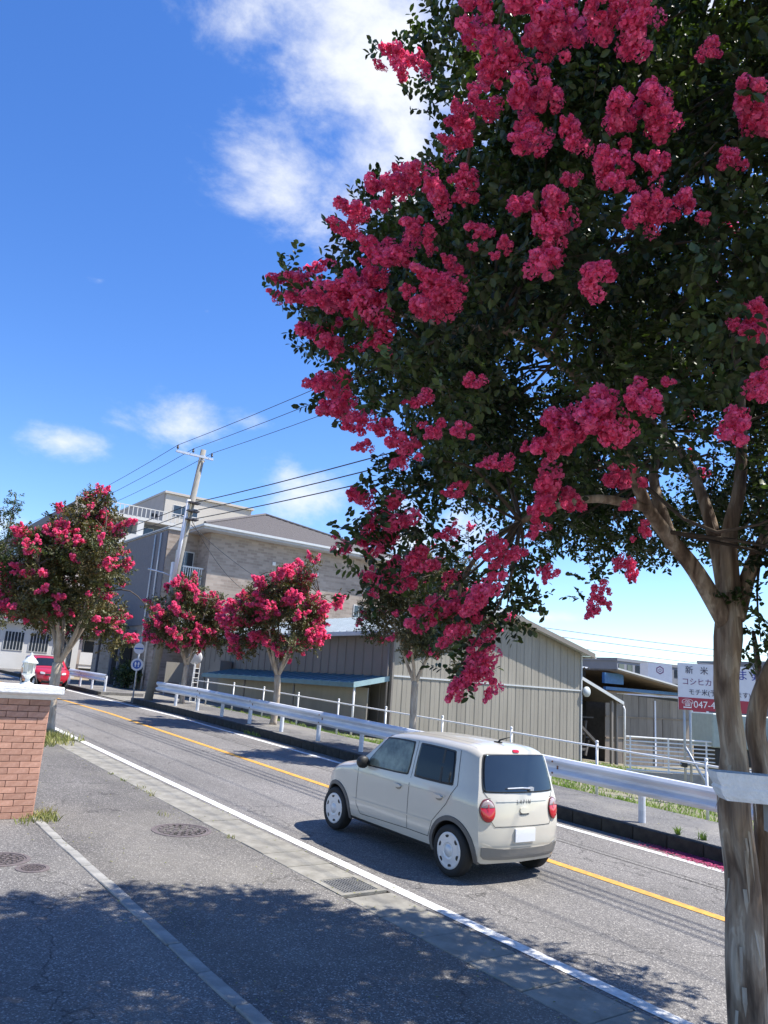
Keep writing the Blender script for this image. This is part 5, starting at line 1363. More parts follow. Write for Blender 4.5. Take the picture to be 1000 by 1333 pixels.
def road_signs():
    x, y = 11.18, 31.9
    z0 = zg(y) + .03
    t = empty('road_sign', (x, y, z0), 'round blue and white road sign pair on a slim pole behind the utility pole', 'road sign')
    part('pole', MB().tube([(x, y, z0 - .1), (x, y, z0 + 2.6)], .032, 8), 'galv', t, smooth=True)
    f = Vector((-.588, -.809, 0))
    for z, r_, blue in ((z0 + 1.50, .25, True), (z0 + 2.15, .22, False)):
        c = Vector((x, y, z)) + f * .05

        def disc(c, r_, th, m, nm, par):
            mb = MB()
            s = f.cross(Vector((0, 0, 1)))
            n = 22
            vs_ = [c + (s * math.cos(6.2832 * j / n) + Vector((0, 0, 1)) * math.sin(6.2832 * j / n)) * r_ for j in range(n)]
            vs_ += [v + f * th for v in vs_]
            fs_ = [tuple(range(n)), tuple(range(n, 2 * n))] + [(j, (j + 1) % n, (j + 1) % n + n, j + n) for j in range(n)]
            mb.add(vs_, fs_)
            return part(nm, mb, m, par)
        pl = disc(c, r_, .01, 'sign_white', 'plate', t)
        if blue:
            disc(c + f * .006, r_ * .70, .008, 'sign_blue', 'blue_field', pl)
            s = f.cross(Vector((0, 0, 1)))
            for sx in (-.065, .06):
                mb = MB()
                for (w_, h_, dz) in ((.018, .05, -.05), (.034, .045, .03), (.02, .02, .09)):
                    mb.obox(c + s * sx + f * .018 + Vector((0, 0, dz)), s * w_, f * .003, (0, 0, h_))
                part('figure', mb, 'ink_white', pl)
        else:
            s = f.cross(Vector((0, 0, 1)))
            part('stripe', MB().obox(c + f * .013, s * .17, f * .003, (0, 0, .03)), 'sign_blue', pl)
    # traffic mirror by the fence
    x, y = 13.9, 32.4
    z0 = zg(y)
    t = empty('traffic_mirror', (x, y, z0), 'round white backed traffic mirror on a pole beside the dark crape myrtle', 'mirror')
    part('pole', MB().tube([(x, y, z0 - .1), (x, y, z0 + 2.3)], .038, 8), 'galv', t, smooth=True)
    c = Vector((x, y, z0 + 2.0)) + f * .07
    mb = MB()
    s = f.cross(Vector((0, 0, 1)))
    rings = [(.30, .0), (.30, .03), (.27, .05), (.14, .075), (.001, .085)]
    n = 20
    vs_ = [c + (s * math.cos(6.2832 * j / n) + Vector((0, 0, 1)) * math.sin(6.2832 * j / n)) * r_ + f * o for r_, o in rings for j in range(n)]
    fs_ = [(i * n + j, i * n + (j + 1) % n, (i + 1) * n + (j + 1) % n, (i + 1) * n + j) for i in range(len(rings) - 1) for j in range(n)]
    mb.add(vs_, fs_)
    part('mirror_face', mb, 'mirror_back', t, smooth=True)
    # a white trellis ladder leaning by it
    x, y = 13.75, 31.9
    z0 = zg(y) + .03
    t = empty('trellis_ladder', (x, y, z0), 'narrow white trellis ladder standing by the pipe fence end', 'ladder')
    part('stile', MB().tube([(x - .13, y, z0), (x - .05, y + .1, z0 + 1.75)], .02, 6), 'white_paint', t)
    part('stile', MB().tube([(x + .13, y, z0), (x + .21, y + .1, z0 + 1.75)], .02, 6), 'white_paint', t)
    for i in range(8):
        q = .12 + i * .2
        part('rung', MB().tube([(x - .13 + .0457 * q, y + .057 * q, z0 + q), (x + .13 + .0457 * q, y + .057 * q, z0 + q)], .013, 6), 'white_paint', t)


road_signs()


# ------------------------------------------------------------------ warehouse
def warehouse():
    X0, X1, Y0, Y1 = 17.0, 27.3, 22.2, 39.0
    zb = -.2
    ze, zr = 4.38, 5.62
    xm = (X0 + X1) / 2
    t = empty('warehouse', (xm, (Y0 + Y1) / 2, zg(30)), 'beige metal clad warehouse with low gable roof behind the pipe fence', 'warehouse')

    def top(x):
        return ze + (zr - ze) * (1 - abs(x - xm) / (xm - X0)) - .02
    # inner shell
    mb = MB()
    mb.prism([(X0 + .06, zb), (X1 - .06, zb), (X1 - .06, ze - .08), (xm, zr - .09), (X0 + .06, ze - .08)], 'Y', Y0 + .06, Y1)
    part('shell', mb, 'siding', t)
    # vertical cladding panels on the gable: two rows either side of the flashing
    n = 23
    pw = (X1 - X0) / n
    zf = 2.78
    for i in range(n):
        a, b = X0 + i * pw + .004, X0 + (i + 1) * pw - .004
        for row in (0, 1):
            mb = MB()
            lo = zb if row == 0 else zf + .03
            ta, tb = (zf - .03, zf - .03) if row == 0 else (top(a), top(b))
            d0 = Y0 + .03
            # shallow ribbed sheet: flat with raised lips at both joints
            xs = [a, a + .022, a + .034, (a + b) / 2 - .012, (a + b) / 2, (a + b) / 2 + .012, b - .034, b - .022, b]
            ys = [0, -.0, -.012, -.012, -.006, -.012, -.012, 0, 0]
            vs_ = [(x, d0 + y, lo) for x, y in zip(xs, ys)] + [(x, d0 + y, ta + (tb - ta) * (x - a) / (b - a)) for x, y in zip(xs, ys)]
            k = len(xs)
            mb.add(vs_, [(j, j + 1, k + j + 1, k + j) for j in range(k - 1)])
            part('wall_panel', mb, 'siding', t, fix=False)
    part('flashing', MB().box(X0 - .01, X1 + .01, Y0 - .012, Y0 + .05, zf - .028, zf + .028), 'roof_edge', t)
    # side wall towards the road
    n = 28
    pw = (Y1 - Y0 - .1) / n
    for i in range(n):
        a, b = Y0 + .1 + i * pw + .004, Y0 + .1 + (i + 1) * pw - .004
        mb = MB()
        ys = [a, a + .03, a + .045, b - .045, b - .03, b]
        xs = [0, 0, -.022, -.022, 0, 0]
        vs_ = [(X0 + .03 + x, y, zb) for x, y in zip(xs, ys)] + [(X0 + .03 + x, y, ze - .05) for x, y in zip(xs, ys)]
        mb.add(vs_, [(j, j + 1, 7 + j, 6 + j) for j in range(5)])
        part('wall_panel', mb, 'siding_shade_trim', t, fix=False)
    part('corner_post', MB().box(X0 - .05, X0 + .03, Y0 - .03, Y0 + .09, zb, ze - .06), 'siding_shade_trim', t)
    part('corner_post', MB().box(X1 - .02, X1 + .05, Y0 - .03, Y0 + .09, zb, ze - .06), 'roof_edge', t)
    # roof: two slopes with overhang, folded edge, ribs
    ov, og = .42, .40
    sl = (zr - ze) / (xm - X0)
    for sgn in (-1, 1):
        xe = xm + sgn * (xm - X0 + ov)
        zee = ze - sl * ov
        mb = MB()
        mb.prism([(xm, zr + .0), (xe, zee + .0), (xe, zee + .07), (xm, zr + .07)], 'Y', Y0 - og, Y1 + .3)
        rf = part('roof', mb, 'roof_metal', t)
        for j in range(0, 36):
            y = Y0 - og + .1 + j * .47
            part('rib', MB().add([(xm, y, zr + .072), (xe, y, zee + .072), (xe, y + .04, zee + .072), (xm, y + .04, zr + .072), (xm, y, zr + .105), (xe, y, zee + .105), (xe, y + .04, zee + .105), (xm, y + .04, zr + .105)],
                               [(0, 1, 2, 3), (4, 5, 6, 7), (0, 1, 5, 4), (2, 3, 7, 6), (1, 2, 6, 5), (0, 3, 7, 4)]), 'roof_metal', rf)
        mb = MB()
        mb.prism([(xm, zr - .09), (xe, zee - .09), (xe, zee + .11), (xm, zr + .11)], 'Y', Y0 - og - .03, Y0 - og - .002)
        part('barge_board', mb, 'siding_shade_trim' if sgn > 0 else 'roof_edge', rf)
        part('gutter', MB().box(xe - .06 if sgn > 0 else xe - .10, xe + .10 if sgn > 0 else xe + .06, Y0 - og, Y1 + .3, zee - .10, zee - .012), 'roof_edge', rf)
    part('downpipe', MB().tube([(X0 - .12, Y0 + .16, zb), (X0 - .12, Y0 + .16, ze - .1)], .045, 8), 'siding_shade_trim', t, smooth=True)
    # blue lean-to awning on the road side
    aw = empty('blue_awning', (15.6, 28, zg(28)), 'long blue lean-to awning with pale edge along the dark warehouse wall', 'awning')
    ay0, ay1 = 22.35, 35.0
    za, zo = 2.70, 2.40
    part('roof_sheet', MB().prism([(16.93, za), (15.45, zo), (15.45, zo + .045), (16.93, za + .045)], 'Y', ay0, ay1), 'awning_blue', aw)
    y = ay0 + .3
    while y < ay1:
        part('seam', MB().prism([(16.93, za + .046), (15.45, zo + .046), (15.45, zo + .075), (16.93, za + .075)], 'Y', y, y + .03), 'awning_blue', aw)
        y += .62
    part('end_trim', MB().prism([(16.95, za - .12), (15.42, zo - .12), (15.42, zo + .06), (16.95, za + .06)], 'Y', ay0 - .05, ay0 - .004), 'awning_edge', aw)
    part('fascia', MB().box(15.40, 15.445, ay0, ay1, zo - .12, zo + .03), 'awning_blue', aw)
    for y in (ay0 + .05, 26.5, 30.7, ay1 - .1):
        part('post', MB().tube([(15.52, y, zg(y) - .1), (15.52, y, zo - .01)], .04, 8), 'white_paint' if y < 23 else 'siding_shade_trim', aw, smooth=True)
    part('screen_panel', MB().box(16.2, 16.25, ay0 + .2, ay1 - .2, zg(28) - .3, 2.3), 'siding', aw)
    # side extension wedge at the uphill end
    part('end_wall', MB().prism([(35.0, zg(35) - .2), (37.3, zg(35) - .2), (37.3, 1.8), (35.6, 3.1), (35.0, 3.1)], 'X', 16.3, 16.9), 'siding_shade_trim', aw)


warehouse()


# ------------------------------------------------------------------ brown shed, yard clutter, advertising boards
def brown_shed():
    Y = 24.0
    t = empty('brown_shed', (34.5, Y + 3, zg(24)), 'weathered brown panel shed with sloping corrugated roof beyond the warehouse', 'shed')
    zb = -.6
    xa, xb = 31.3, 38.6

    def top(x):
        return 3.15 - .035 * (x - xa)
    part('frame', MB().box(xa + .1, xb - .1, Y + .08, Y + 6, zb, 2.8), 'shed_frame', t)
    n = 11
    w = (xb - xa) / n
    for i in range(n):
        a, b = xa + i * w + .01, xa + (i + 1) * w - .01
        for lo, hi in ((zb, .72), (.75, 1.72), (1.75, None)):
            mb = MB()
            ta, tb = (hi, hi) if hi else (top(a) - .3, top(b) - .3)
            o = rnd.uniform(-.012, .012)
            mb.add([(a, Y + o, lo), (b, Y + o, lo), (b, Y + o, tb), (a, Y + o, ta), (a, Y + .04, lo), (b, Y + .04, lo), (b, Y + .04, tb), (a, Y + .04, ta)],
                   [(0, 1, 2, 3), (4, 7, 6, 5), (0, 4, 5, 1), (1, 5, 6, 2), (2, 6, 7, 3), (3, 7, 4, 0)])
            part('wall_panel', mb, 'shed_panel', t)
    for z in (.735, 1.735):
        part('batten', MB().box(xa, xb, Y - .045, Y - .016, z - .03, z + .03), 'corrugated', t)
    part('post', MB().box(35.2, 35.32, Y - .05, Y - .018, zb, 2.6), 'sign_white', t)
    # roof sheet, high at the left, dropping to the right
    part('roof', MB().prism([(xa - .3, 3.85), (xb + .5, 2.95), (xb + .5, 3.03), (xa - .3, 3.93)], 'Y', Y - .9, Y + 6.2), 'corrugated', t)
    part('roof_trim', MB().prism([(xa - .3, 3.92), (xb + .5, 3.02), (xb + .5, 3.09), (xa - .3, 3.99)], 'Y', Y - .95, Y - .905), 'roof_edge', t)
    part('blue_beam', MB().box(xa - .5, xa + .95, Y - .35, Y - .2, 3.25, 3.75), 'blue_frame', t)
    part('blue_beam', MB().box(xa - .35, xb, Y - .3, Y - .15, 2.95, 3.10), 'blue_frame', t)
    part('light_flashing', MB().prism([(xa + .9, 2.99), (xb, 2.72), (xb, 2.77), (xa + .9, 3.04)], 'Y', Y - .10, Y - .05), 'roof_edge', t)
    # corrugated sheet edge seen from the front between warehouse and shed
    xs = 27.9
    mb = MB()
    vs_ = []
    for i in range(49):
        x = xs + i * .075
        z = 3.95 + .045 * math.sin(i * math.pi / 2)
        vs_ += [(x, Y + 1.0, z), (x, Y + 5, z + .4)]
    mb.add(vs_, [(2 * i, 2 * i + 1, 2 * i + 3, 2 * i + 2) for i in range(48)])
    part('corrugated_sheet', mb, 'roof_edge', t, fix=False)
    part('dark_front', MB().box(28.0, 31.2, Y + 1.1, Y + 1.25, 2.4, 3.88), 'shed_frame', t)
    # open bay with lean-to roof, posts and shelving
    bay = empty('lean_to_bay', (28.9, Y, zg(24)), 'dark open lean-to bay with posts between warehouse and brown shed', 'lean-to')
    part('roof', MB().prism([(27.35, 3.55), (31.0, 2.35), (31.0, 2.43), (27.35, 3.63)], 'Y', Y - 1.2, Y + .9), 'shed_frame', bay)
    part('roof_edge', MB().prism([(27.35, 3.50), (31.05, 2.30), (31.05, 2.44), (27.35, 3.64)], 'Y', Y - 1.26, Y - 1.205), 'roof_edge', bay)
    part('back_wall', MB().box(27.5, 31.0, Y + .9, Y + .95, zb, 2.4), 'void_shade', bay)
    for x in (30.4, 30.75):
        part('post', MB().box(x - .06, x + .06, Y - 1.1, Y - .98, zb, 2.45), 'siding_shade_trim', bay)
    part('post', MB().box(28.7, 28.82, Y - .2, Y - .08, zb, 2.9), 'shed_frame', bay)
    for z in (.7, 1.6):
        part('shelf', MB().box(27.6, 30.3, Y - .1, Y + .8, z, z + .06), 'shed_frame', bay)
    for z0_, z1_ in ((.85, 1.5), (1.75, 2.3)):
        for i in range(3):
            part('pale_sheet', MB().box(27.7 + i * .9, 28.4 + i * .9, Y + .82, Y + .86, z0_, z1_), 'far_grey', bay)
    part('downpipe', MB().tube([(30.98, Y - 1.25, 2.25), (31.02, Y - 1.3, 2.1), (31.02, Y - 1.3, -.6)], .05, 8), 'white_paint', bay, smooth=True)
    part('green_lamp', MB().lathe([(.001, -.05), (.22, -.04), (.22, .04), (.001, .05)], (27.55, Y - 1.9, 2.75), 14, 'Y'), 'roof_metal', bay, smooth=True)
    # timber stack in the bay
    st = empty('scrap_timber', (29.3, Y - .6, zg(24)), 'dark scrap timber heap inside the open lean-to bay', 'timber')
    r = random.Random(3)
    for i in range(9):
        c = (29.0 + r.uniform(-.8, .8), Y - .7 + r.uniform(-.25, .25), .25 + i * .1)
        d = Vector((math.cos(i * 1.3), .1, math.sin(i * .9) * .55)).normalized()
        part('timber', MB().obox(c, d * r.uniform(.4, .8), Vector((0, 1, 0)) * .05, d.cross(Vector((0, 1, 0))) * .06), 'shed_frame', st)


brown_shed()

FR = Vector((R_AX.x, R_AX.y, 0)).normalized()          # boards that face the pavement corner
FN = Vector((-.588, -.809, 0))


def place_text(body, size, m, origin, parent, name='lettering', ex=.002):
    me = text_mesh(body, size, ex, m)
    o = put(name, me, origin, parent)
    mm = Matrix((FR, Vector((0, 0, 1)), FN)).transposed()
    o.rotation_euler = mm.to_euler()
    return o


def rice_sign():
    # board lower left corner and size
    c0 = Vector((17.05, 10.95, 2.31))
    W, Hh = 1.98, 1.10
    t = empty('rice_sign', (c0.x, c0.y, zg(11)), 'white rice advertising board with red telephone band on pipe posts', 'sign')

    def B(s, z, o=0):
        return c0 + FR * s + Vector((0, 0, z)) + FN * o
    part('board', MB().obox(B(W / 2, Hh / 2, 0), FR * (W / 2), FN * .015, (0, 0, Hh / 2)), 'sign_white', t)
    part('red_band', MB().obox(B(W / 2, .145, .018), FR * (W / 2), FN * .004, (0, 0, .145)), 'sign_red', t)
    o = .0195
    place_text('新', .20, 'ink_dark', B(.17, .87, o), t)
    place_text('米', .20, 'ink_dark', B(.53, .87, o), t)
    place_text('出', .27, 'ink_blue', B(.86, .80, o), t)
    place_text('し', .27, 'ink_blue', B(1.13, .80, o), t)
    place_text('ます', .27, 'ink_blue', B(1.42, .80, o), t)
    place_text('コシヒカリ', .185, 'ink_purple', B(.08, .60, o), t)
    place_text('モチ米(予約承ります)', .155, 'ink_dark', B(.24, .37, o), t)
    place_text('☎047-482', .225, 'ink_white', B(.07, .065, .024), t)
    for s in (.16, .30, 1.80):
        p = B(s, 0, -.06)
        part('post', MB().tube([(p.x, p.y, yd(17, 11) - .3), (p.x, p.y, 3.3)], .03, 8), 'pipe_grey', t, smooth=True)
    a, b = B(.16, 0, -.03), B(.75, 0, .3)
    part('brace', MB().tube([(a.x, a.y, 1.45), (b.x, b.y, .25)], .03, 8), 'pipe_grey', t, smooth=True)
    a, b = B(.05, 0, -.1), B(1.9, 0, -.1)
    part('cross_pipe', MB().tube([(a.x, a.y, 1.05), (b.x, b.y, 1.0)], .03, 8), 'pipe_grey', t, smooth=True)
    part('clamp', MB().obox(B(.14, -1.26, -.08), FR * .06, FN * .06, (0, 0, .06)), 'trim_black', t)


rice_sign()


def far_yard():
    # grey-green truck body parked behind the rice sign
    t = empty('box_truck', (23.5, 13.6, zg(13)), 'pale green truck body parked behind the rice sign', 'truck')
    c = Vector((24.2, 12.9, 0))
    part('cargo_box', MB().obox(c + Vector((0, 0, 1.75)), FR * 1.7, FN * .9, (0, 0, .5)), 'truck_green', t, bevel=.03)
    part('chassis', MB().obox(c + Vector((0, 0, .98)), FR * 1.6, FN * .8, (0, 0, .24)), 'trim_black', t)
    for s in (-1.1, 1.1):
        for n_ in (-.75, .75):
            w = c + FR * s + FN * n_
            mb = MB().lathe([(.001, -.1), (.28, -.1), (.33, -.07), (.33, .07), (.28, .1), (.001, .1)], (0, 0, 0), 16, 'Y')
            o = put('wheel', mb.mesh('wheel', 'rubber', smooth=False), (w.x, w.y, .42 + .35), t, (0, 0, math.atan2(FR.y, FR.x)))
    # scaffold of bare pipes at the right edge of the yard
    t = empty('scaffold', (19.0, 9.6, yd(19, 9.6)), 'frame of grey scaffold pipes beyond the thick trunk', 'scaffold')
    for s in (0, .9, 1.6):
        p = Vector((19.0, 9.6, 0)) + FR * s
        part('upright', MB().tube([(p.x, p.y, -.3), (p.x, p.y, 2.9)], .035, 8), 'pipe_grey', t, smooth=True)
    for z in (1.0, 1.7, 2.5):
        a, b = Vector((19.0, 9.6, z)) - FR * .3, Vector((19.0, 9.6, z)) + FR * 2.0
        part('ledger', MB().tube([a, b], .03, 8), 'pipe_grey', t, smooth=True)
    # teal van behind the trunk
    t = empty('parked_van', (25, 11.0, zg(11)), 'teal parked van behind the scaffold pipes', 'van')
    c = Vector((25.2, 10.4, 0))
    part('body', MB().obox(c + Vector((0, 0, 1.35)), FR * 1.9, FN * .85, (0, 0, .75)), 'van_teal', t, bevel=.12)
    part('window_band', MB().obox(c + FN * .86 + Vector((0, 0, 1.62)), FR * 1.5, FN * .01, (0, 0, .3)), 'window_glass', t)
    for s in (-1.2, 1.2):
        w = c + FR * s + FN * .7
        mb = MB().lathe([(.001, -.1), (.26, -.1), (.32, -.07), (.32, .07), (.26, .1), (.001, .1)], (0, 0, 0), 16, 'Y')
        put('wheel', mb.mesh('wheel', 'rubber'), (w.x, w.y, .70), t, (0, 0, math.atan2(FR.y, FR.x)))
    # tower sign far behind
    c = Vector((54.6, 37.0, 0))
    t = empty('tower_sign', (c.x, c.y, zg(38)), 'white cube tower sign with hexagon emblem above the far roofs', 'sign')
    ax, ay = FR * 1.05, FN * .8
    # a box turned so that a shaded face and a sunlit face both show
    A = Vector((.84, -.54, 0))
    Bv = Vector((.54, .84, 0))
    part('mast', MB().obox(c + Vector((0, 0, 2.0)), A * .4, Bv * .4, (0, 0, 2.4)), 'concrete', t)
    part('box', MB().obox(c + Vector((0, 0, 4.6)), FR * .95, FN * .9, (0, 0, 1.0)), 'sign_white', t)
    f0 = c + FN * .905 + Vector((0, 0, -.45))
    mb = MB()
    for r0, r1 in ((.24, .33), (.08, .13)):
        vs_ = []
        for k in range(6):
            th = k * math.pi / 3 + math.pi / 6
            for q in (r0, r1):
                vs_.append(f0 + FR * (q * math.cos(th)) + Vector((0, 0, 5.55 + q * math.sin(th))))
        mb.add(vs_, [(2 * k, 2 * k + 1, (2 * k + 3) % 12, (2 * k + 2) % 12) for k in range(6)])
    part('hexagon_emblem', mb, 'ink_purple', t, fix=False)
    place_text('Fukuhi', .42, 'far_grey', f0 + FR * -.68 + Vector((0, 0, 4.45)) + FN * .01, t)
    # banner strip below it
    c2 = Vector((54.0, 35.6, 0))
    t = empty('banner_sign', (c2.x, c2.y, zg(36)), 'low white banner with dark and red lettering below the tower sign', 'sign')
    part('panel', MB().obox(c2 + Vector((0, 0, 2.55)), FR * 3.1, FN * .1, (0, 0, .62)), 'sign_white', t)
    part('support', MB().obox(c2 + Vector((0, 0, 1.2)), FR * 2.6, FN * .08, (0, 0, .8)), 'concrete', t)
    place_text('ロジャイマ', .95, 'ink_dark', c2 + FR * -2.9 + FN * .11 + Vector((0, 0, 2.2)), t)
    part('red_patch', MB().obox(c2 + FR * 2.4 + FN * .115 + Vector((0, 0, 2.55)), FR * .5, FN * .01, (0, 0, .5)), 'sign_red', t)
    # far office blocks on the skyline
    for x, y, w, d, h, lab in ((84, 62, 15, 10, 7.2, 'long low grey office block on the skyline behind the tower sign'), (95, 52, 5, 9, 8.0, 'narrow grey block on the skyline right of the tower sign')):
        t = empty('office_block', (x, y, zg(y)), lab, 'building')
        part('wall', MB().box(x - w / 2, x + w / 2, y - d / 2, y + d / 2, -1, h), 'far_grey', t)
        for k in range(int(w / 1.6)):
            for q in range(3):
                xx = x - w / 2 + .8 + k * 1.6
                part('window', MB().box(xx - .5, xx + .5, y - d / 2 - .05, y - d / 2 + .02, 2.6 + q * 1.7, 3.5 + q * 1.7), 'window_glass', t)
        part('parapet', MB().box(x - w / 2 - .1, x + w / 2 + .1, y - d / 2 - .1, y + d / 2 + .1, h + .005, h + .35), 'far_grey', t)
    for i, z in enumerate((6.6, 7.4, 8.0)):
        wire((40, 52, z + 1.2), (110, 20, z), .03, 1.0, ('lowest', 'middle', 'highest')[i] + ' of the distant thin wires over the shed roofs', m='far_grey')


far_yard()


# ------------------------------------------------------------------ apartment houses up the road
def window(parent, x0, x1, y, z0, z1, axis='Y', frame='apartment_white', bars=1):
    """framed pane on a wall that faces -Y (axis Y) or -X (axis X); y is the wall plane"""
    def bx(a0, a1, d0, d1, b0, b1):
        return MB().box(a0, a1, d0, d1, b0, b1) if axis == 'Y' else MB().box(d0, d1, a0, a1, b0, b1)
    w = part('window', bx(x0, x1, y - .03, y + .06, z0, z1), frame, parent)
    n = bars + 1
    gw = (x1 - x0 - .06 * (n + 1)) / n
    for i in range(n):
        a = x0 + .06 + i * (gw + .06)
        part('pane', bx(a, a + gw, y - .045, y - .034, z0 + .06, z1 - .06), 'window_glass', w)


def brick_apartment():
    x0, x1, y0, y1 = 17.2, 30.0, 40.0, 53.0
    zb = zg(40) - .4
    ze = 10.2
    t = empty('brick_apartment', (23, 46, zg(46)), 'three storey brick tiled apartment house with brown hipped roof', 'apartment house')
    part('wall', MB().box(x0, x1, y0, y1, zb, ze), 'apartment_brick', t)
    wx0, wy0 = 15.35, 41.6
    part('wing_wall', MB().box(wx0, x0 - .0, wy0, y1 - .5, zb, ze + .05), 'apartment_brick', t)
    part('wing_coping', MB().box(wx0 - .08, x0 - .005, wy0 - .08, y1 - .4, ze + .055, ze + .2), 'roof_edge', t)
    # grey metal panel facing the road on the wing, white downpipes
    part('grey_cladding', MB().box(wx0 - .06, wx0 - .005, wy0 + .05, y1 - 1, 4.9, ze - .02), 'apartment_grey', t)
    for y in (42.4, 43.3):
        part('downpipe', MB().tube([(wx0 - .12, y, zb + .4), (wx0 - .12, y, ze - .1)], .05, 7), 'apartment_white', t, smooth=True)
    part('corner_pipe', MB().tube([(wx0 + .15, wy0 - .06, zb + .4), (wx0 + .15, wy0 - .06, 5.4)], .05, 7), 'apartment_cream', t, smooth=True)
    # flat dark box on the road side, painting the shade of an entrance recess
    part('entrance', MB().box(wx0 - .09, wx0 - .012, 44.9, 48.6, zb + .2, 4.3), 'void_shade', t)
    part('canopy', MB().box(wx0 - .9, wx0 - .1, 44.6, 48.9, 4.35, 4.6), 'apartment_grey', t)
    for y in (44.8, 46.2, 48.7):
        part('entrance_post', MB().box(wx0 - .85, wx0 - .72, y - .07, y + .07, zb + .3, 4.34), 'apartment_grey', t)
    # balcony in the corner between wing and main block
    for z in (7.05, 4.2):
        part('balcony_slab', MB().box(15.9, x0 - .005, 40.3, wy0 - .005, z - .18, z), 'soffit', t)
        rl = part('balcony_rail', MB().box(15.9, 17.1, 40.26, 40.32, z + 1.02, z + 1.1), 'apartment_white', t)
        for i in range(9):
            part('baluster', MB().box(15.95 + i * .13, 15.985 + i * .13, 40.27, 40.31, z + .005, z + 1.015), 'apartment_white', rl)
        window(t, 15.9, 17.0, wy0 - .01, z + .15, z + 2.1)
    # eaves, gutter, hipped roof
    o = .75
    part('soffit', MB().box(x0 - o, x1 + o, y0 - o, y1 + o, ze + .005, ze + .14), 'soffit', t)
    part('fascia', MB().box(x0 - o - .08, x1 + o + .08, y0 - o - .08, y1 + o + .08, ze + .145, ze + .27), 'roof_edge', t)
    xm, ya, yb, zr = (x0 + x1) / 2, 46.2, 46.8, 13.25
    a = o + .02
    zb2 = ze + .275
    mb = MB().add([(x0 - a, y0 - a, zb2), (x1 + a, y0 - a, zb2), (x1 + a, y1 + a, zb2), (x0 - a, y1 + a, zb2), (xm, ya, zr), (xm, yb, zr)],
                  [(0, 1, 4), (1, 2, 5, 4), (2, 3, 5), (3, 0, 4, 5), (3, 2, 1, 0)])
    rf = part('roof', mb, 'tile_roof', t)
    # courses of tiles as raised lines on the visible slope
    for k in range(1, 22):
        f = k / 22
        p0 = Vector((x0 - a, y0 - a, zb2)).lerp(Vector((xm, ya, zr)), f)
        p1 = Vector((x1 + a, y0 - a, zb2)).lerp(Vector((xm, ya, zr)), f)
        part('tile_course', MB().tube([p0, p1], .028, 4), 'tile_roof', rf)
    for p in ((x0 - a, y0 - a), (x1 + a, y0 - a)):
        part('hip_ridge', MB().tube([(p[0], p[1], zb2 + .03), (xm, ya, zr + .05)], .09, 6), 'tile_roof', rf)
    # small high stair windows on the blank sunlit wall
    for z in (3.6, 6.4):
        window(t, 27.2, 28.0, y0 - .01, z, z + .9)
    part('vent', MB().box(21.2, 21.4, y0 - .08, y0 - .005, 8.9, 9.1), 'apartment_white', t)
    part('vent', MB().box(24.2, 24.4, y0 - .08, y0 - .005, 8.7, 8.9), 'apartment_white', t)
    # shrubs by the entrance
    sh = empty('entrance_shrub', (14.7, 43.6, zg(43.6)), 'clipped dark green shrub at the apartment entrance corner', 'shrub')
    rng = np.random.default_rng(12)
    cl = [(14.75 + rng.uniform(-.3, .3), 43.4 + rng.uniform(-.7, .7), zg(43) + .3 + rng.uniform(0, .9), .35) for _ in range(12)]
    v, q, _, _ = leaf_arrays(cl, 4500, .09, .055, rng)
    part('stem', MB().tube([(14.7, 43.6, zg(43.6) - .05), (14.7, 43.6, zg(43.6) + .8)], .05, 6), 'bark_twig', sh)
    put('foliage', np_mesh('foliage', v - np.array(sh.location), q, 'leaf'), sh.location, sh)
    # notice board and meter boxes by the brick wall
    nb = empty('notice_board', (15.6, 38.6, zg(38)), 'pale notice panel against the brick apartment wall', 'notice board')
    part('panel', MB().box(15.0, 15.9, 38.55, 38.6, zg(38) + .7, zg(38) + 1.7), 'siding', nb)
    for x in (15.05, 15.85):
        part('leg', MB().box(x - .03, x + .03, 38.54, 38.61, zg(38) - .1, zg(38) + .72), 'pipe_grey', nb)


brick_apartment()


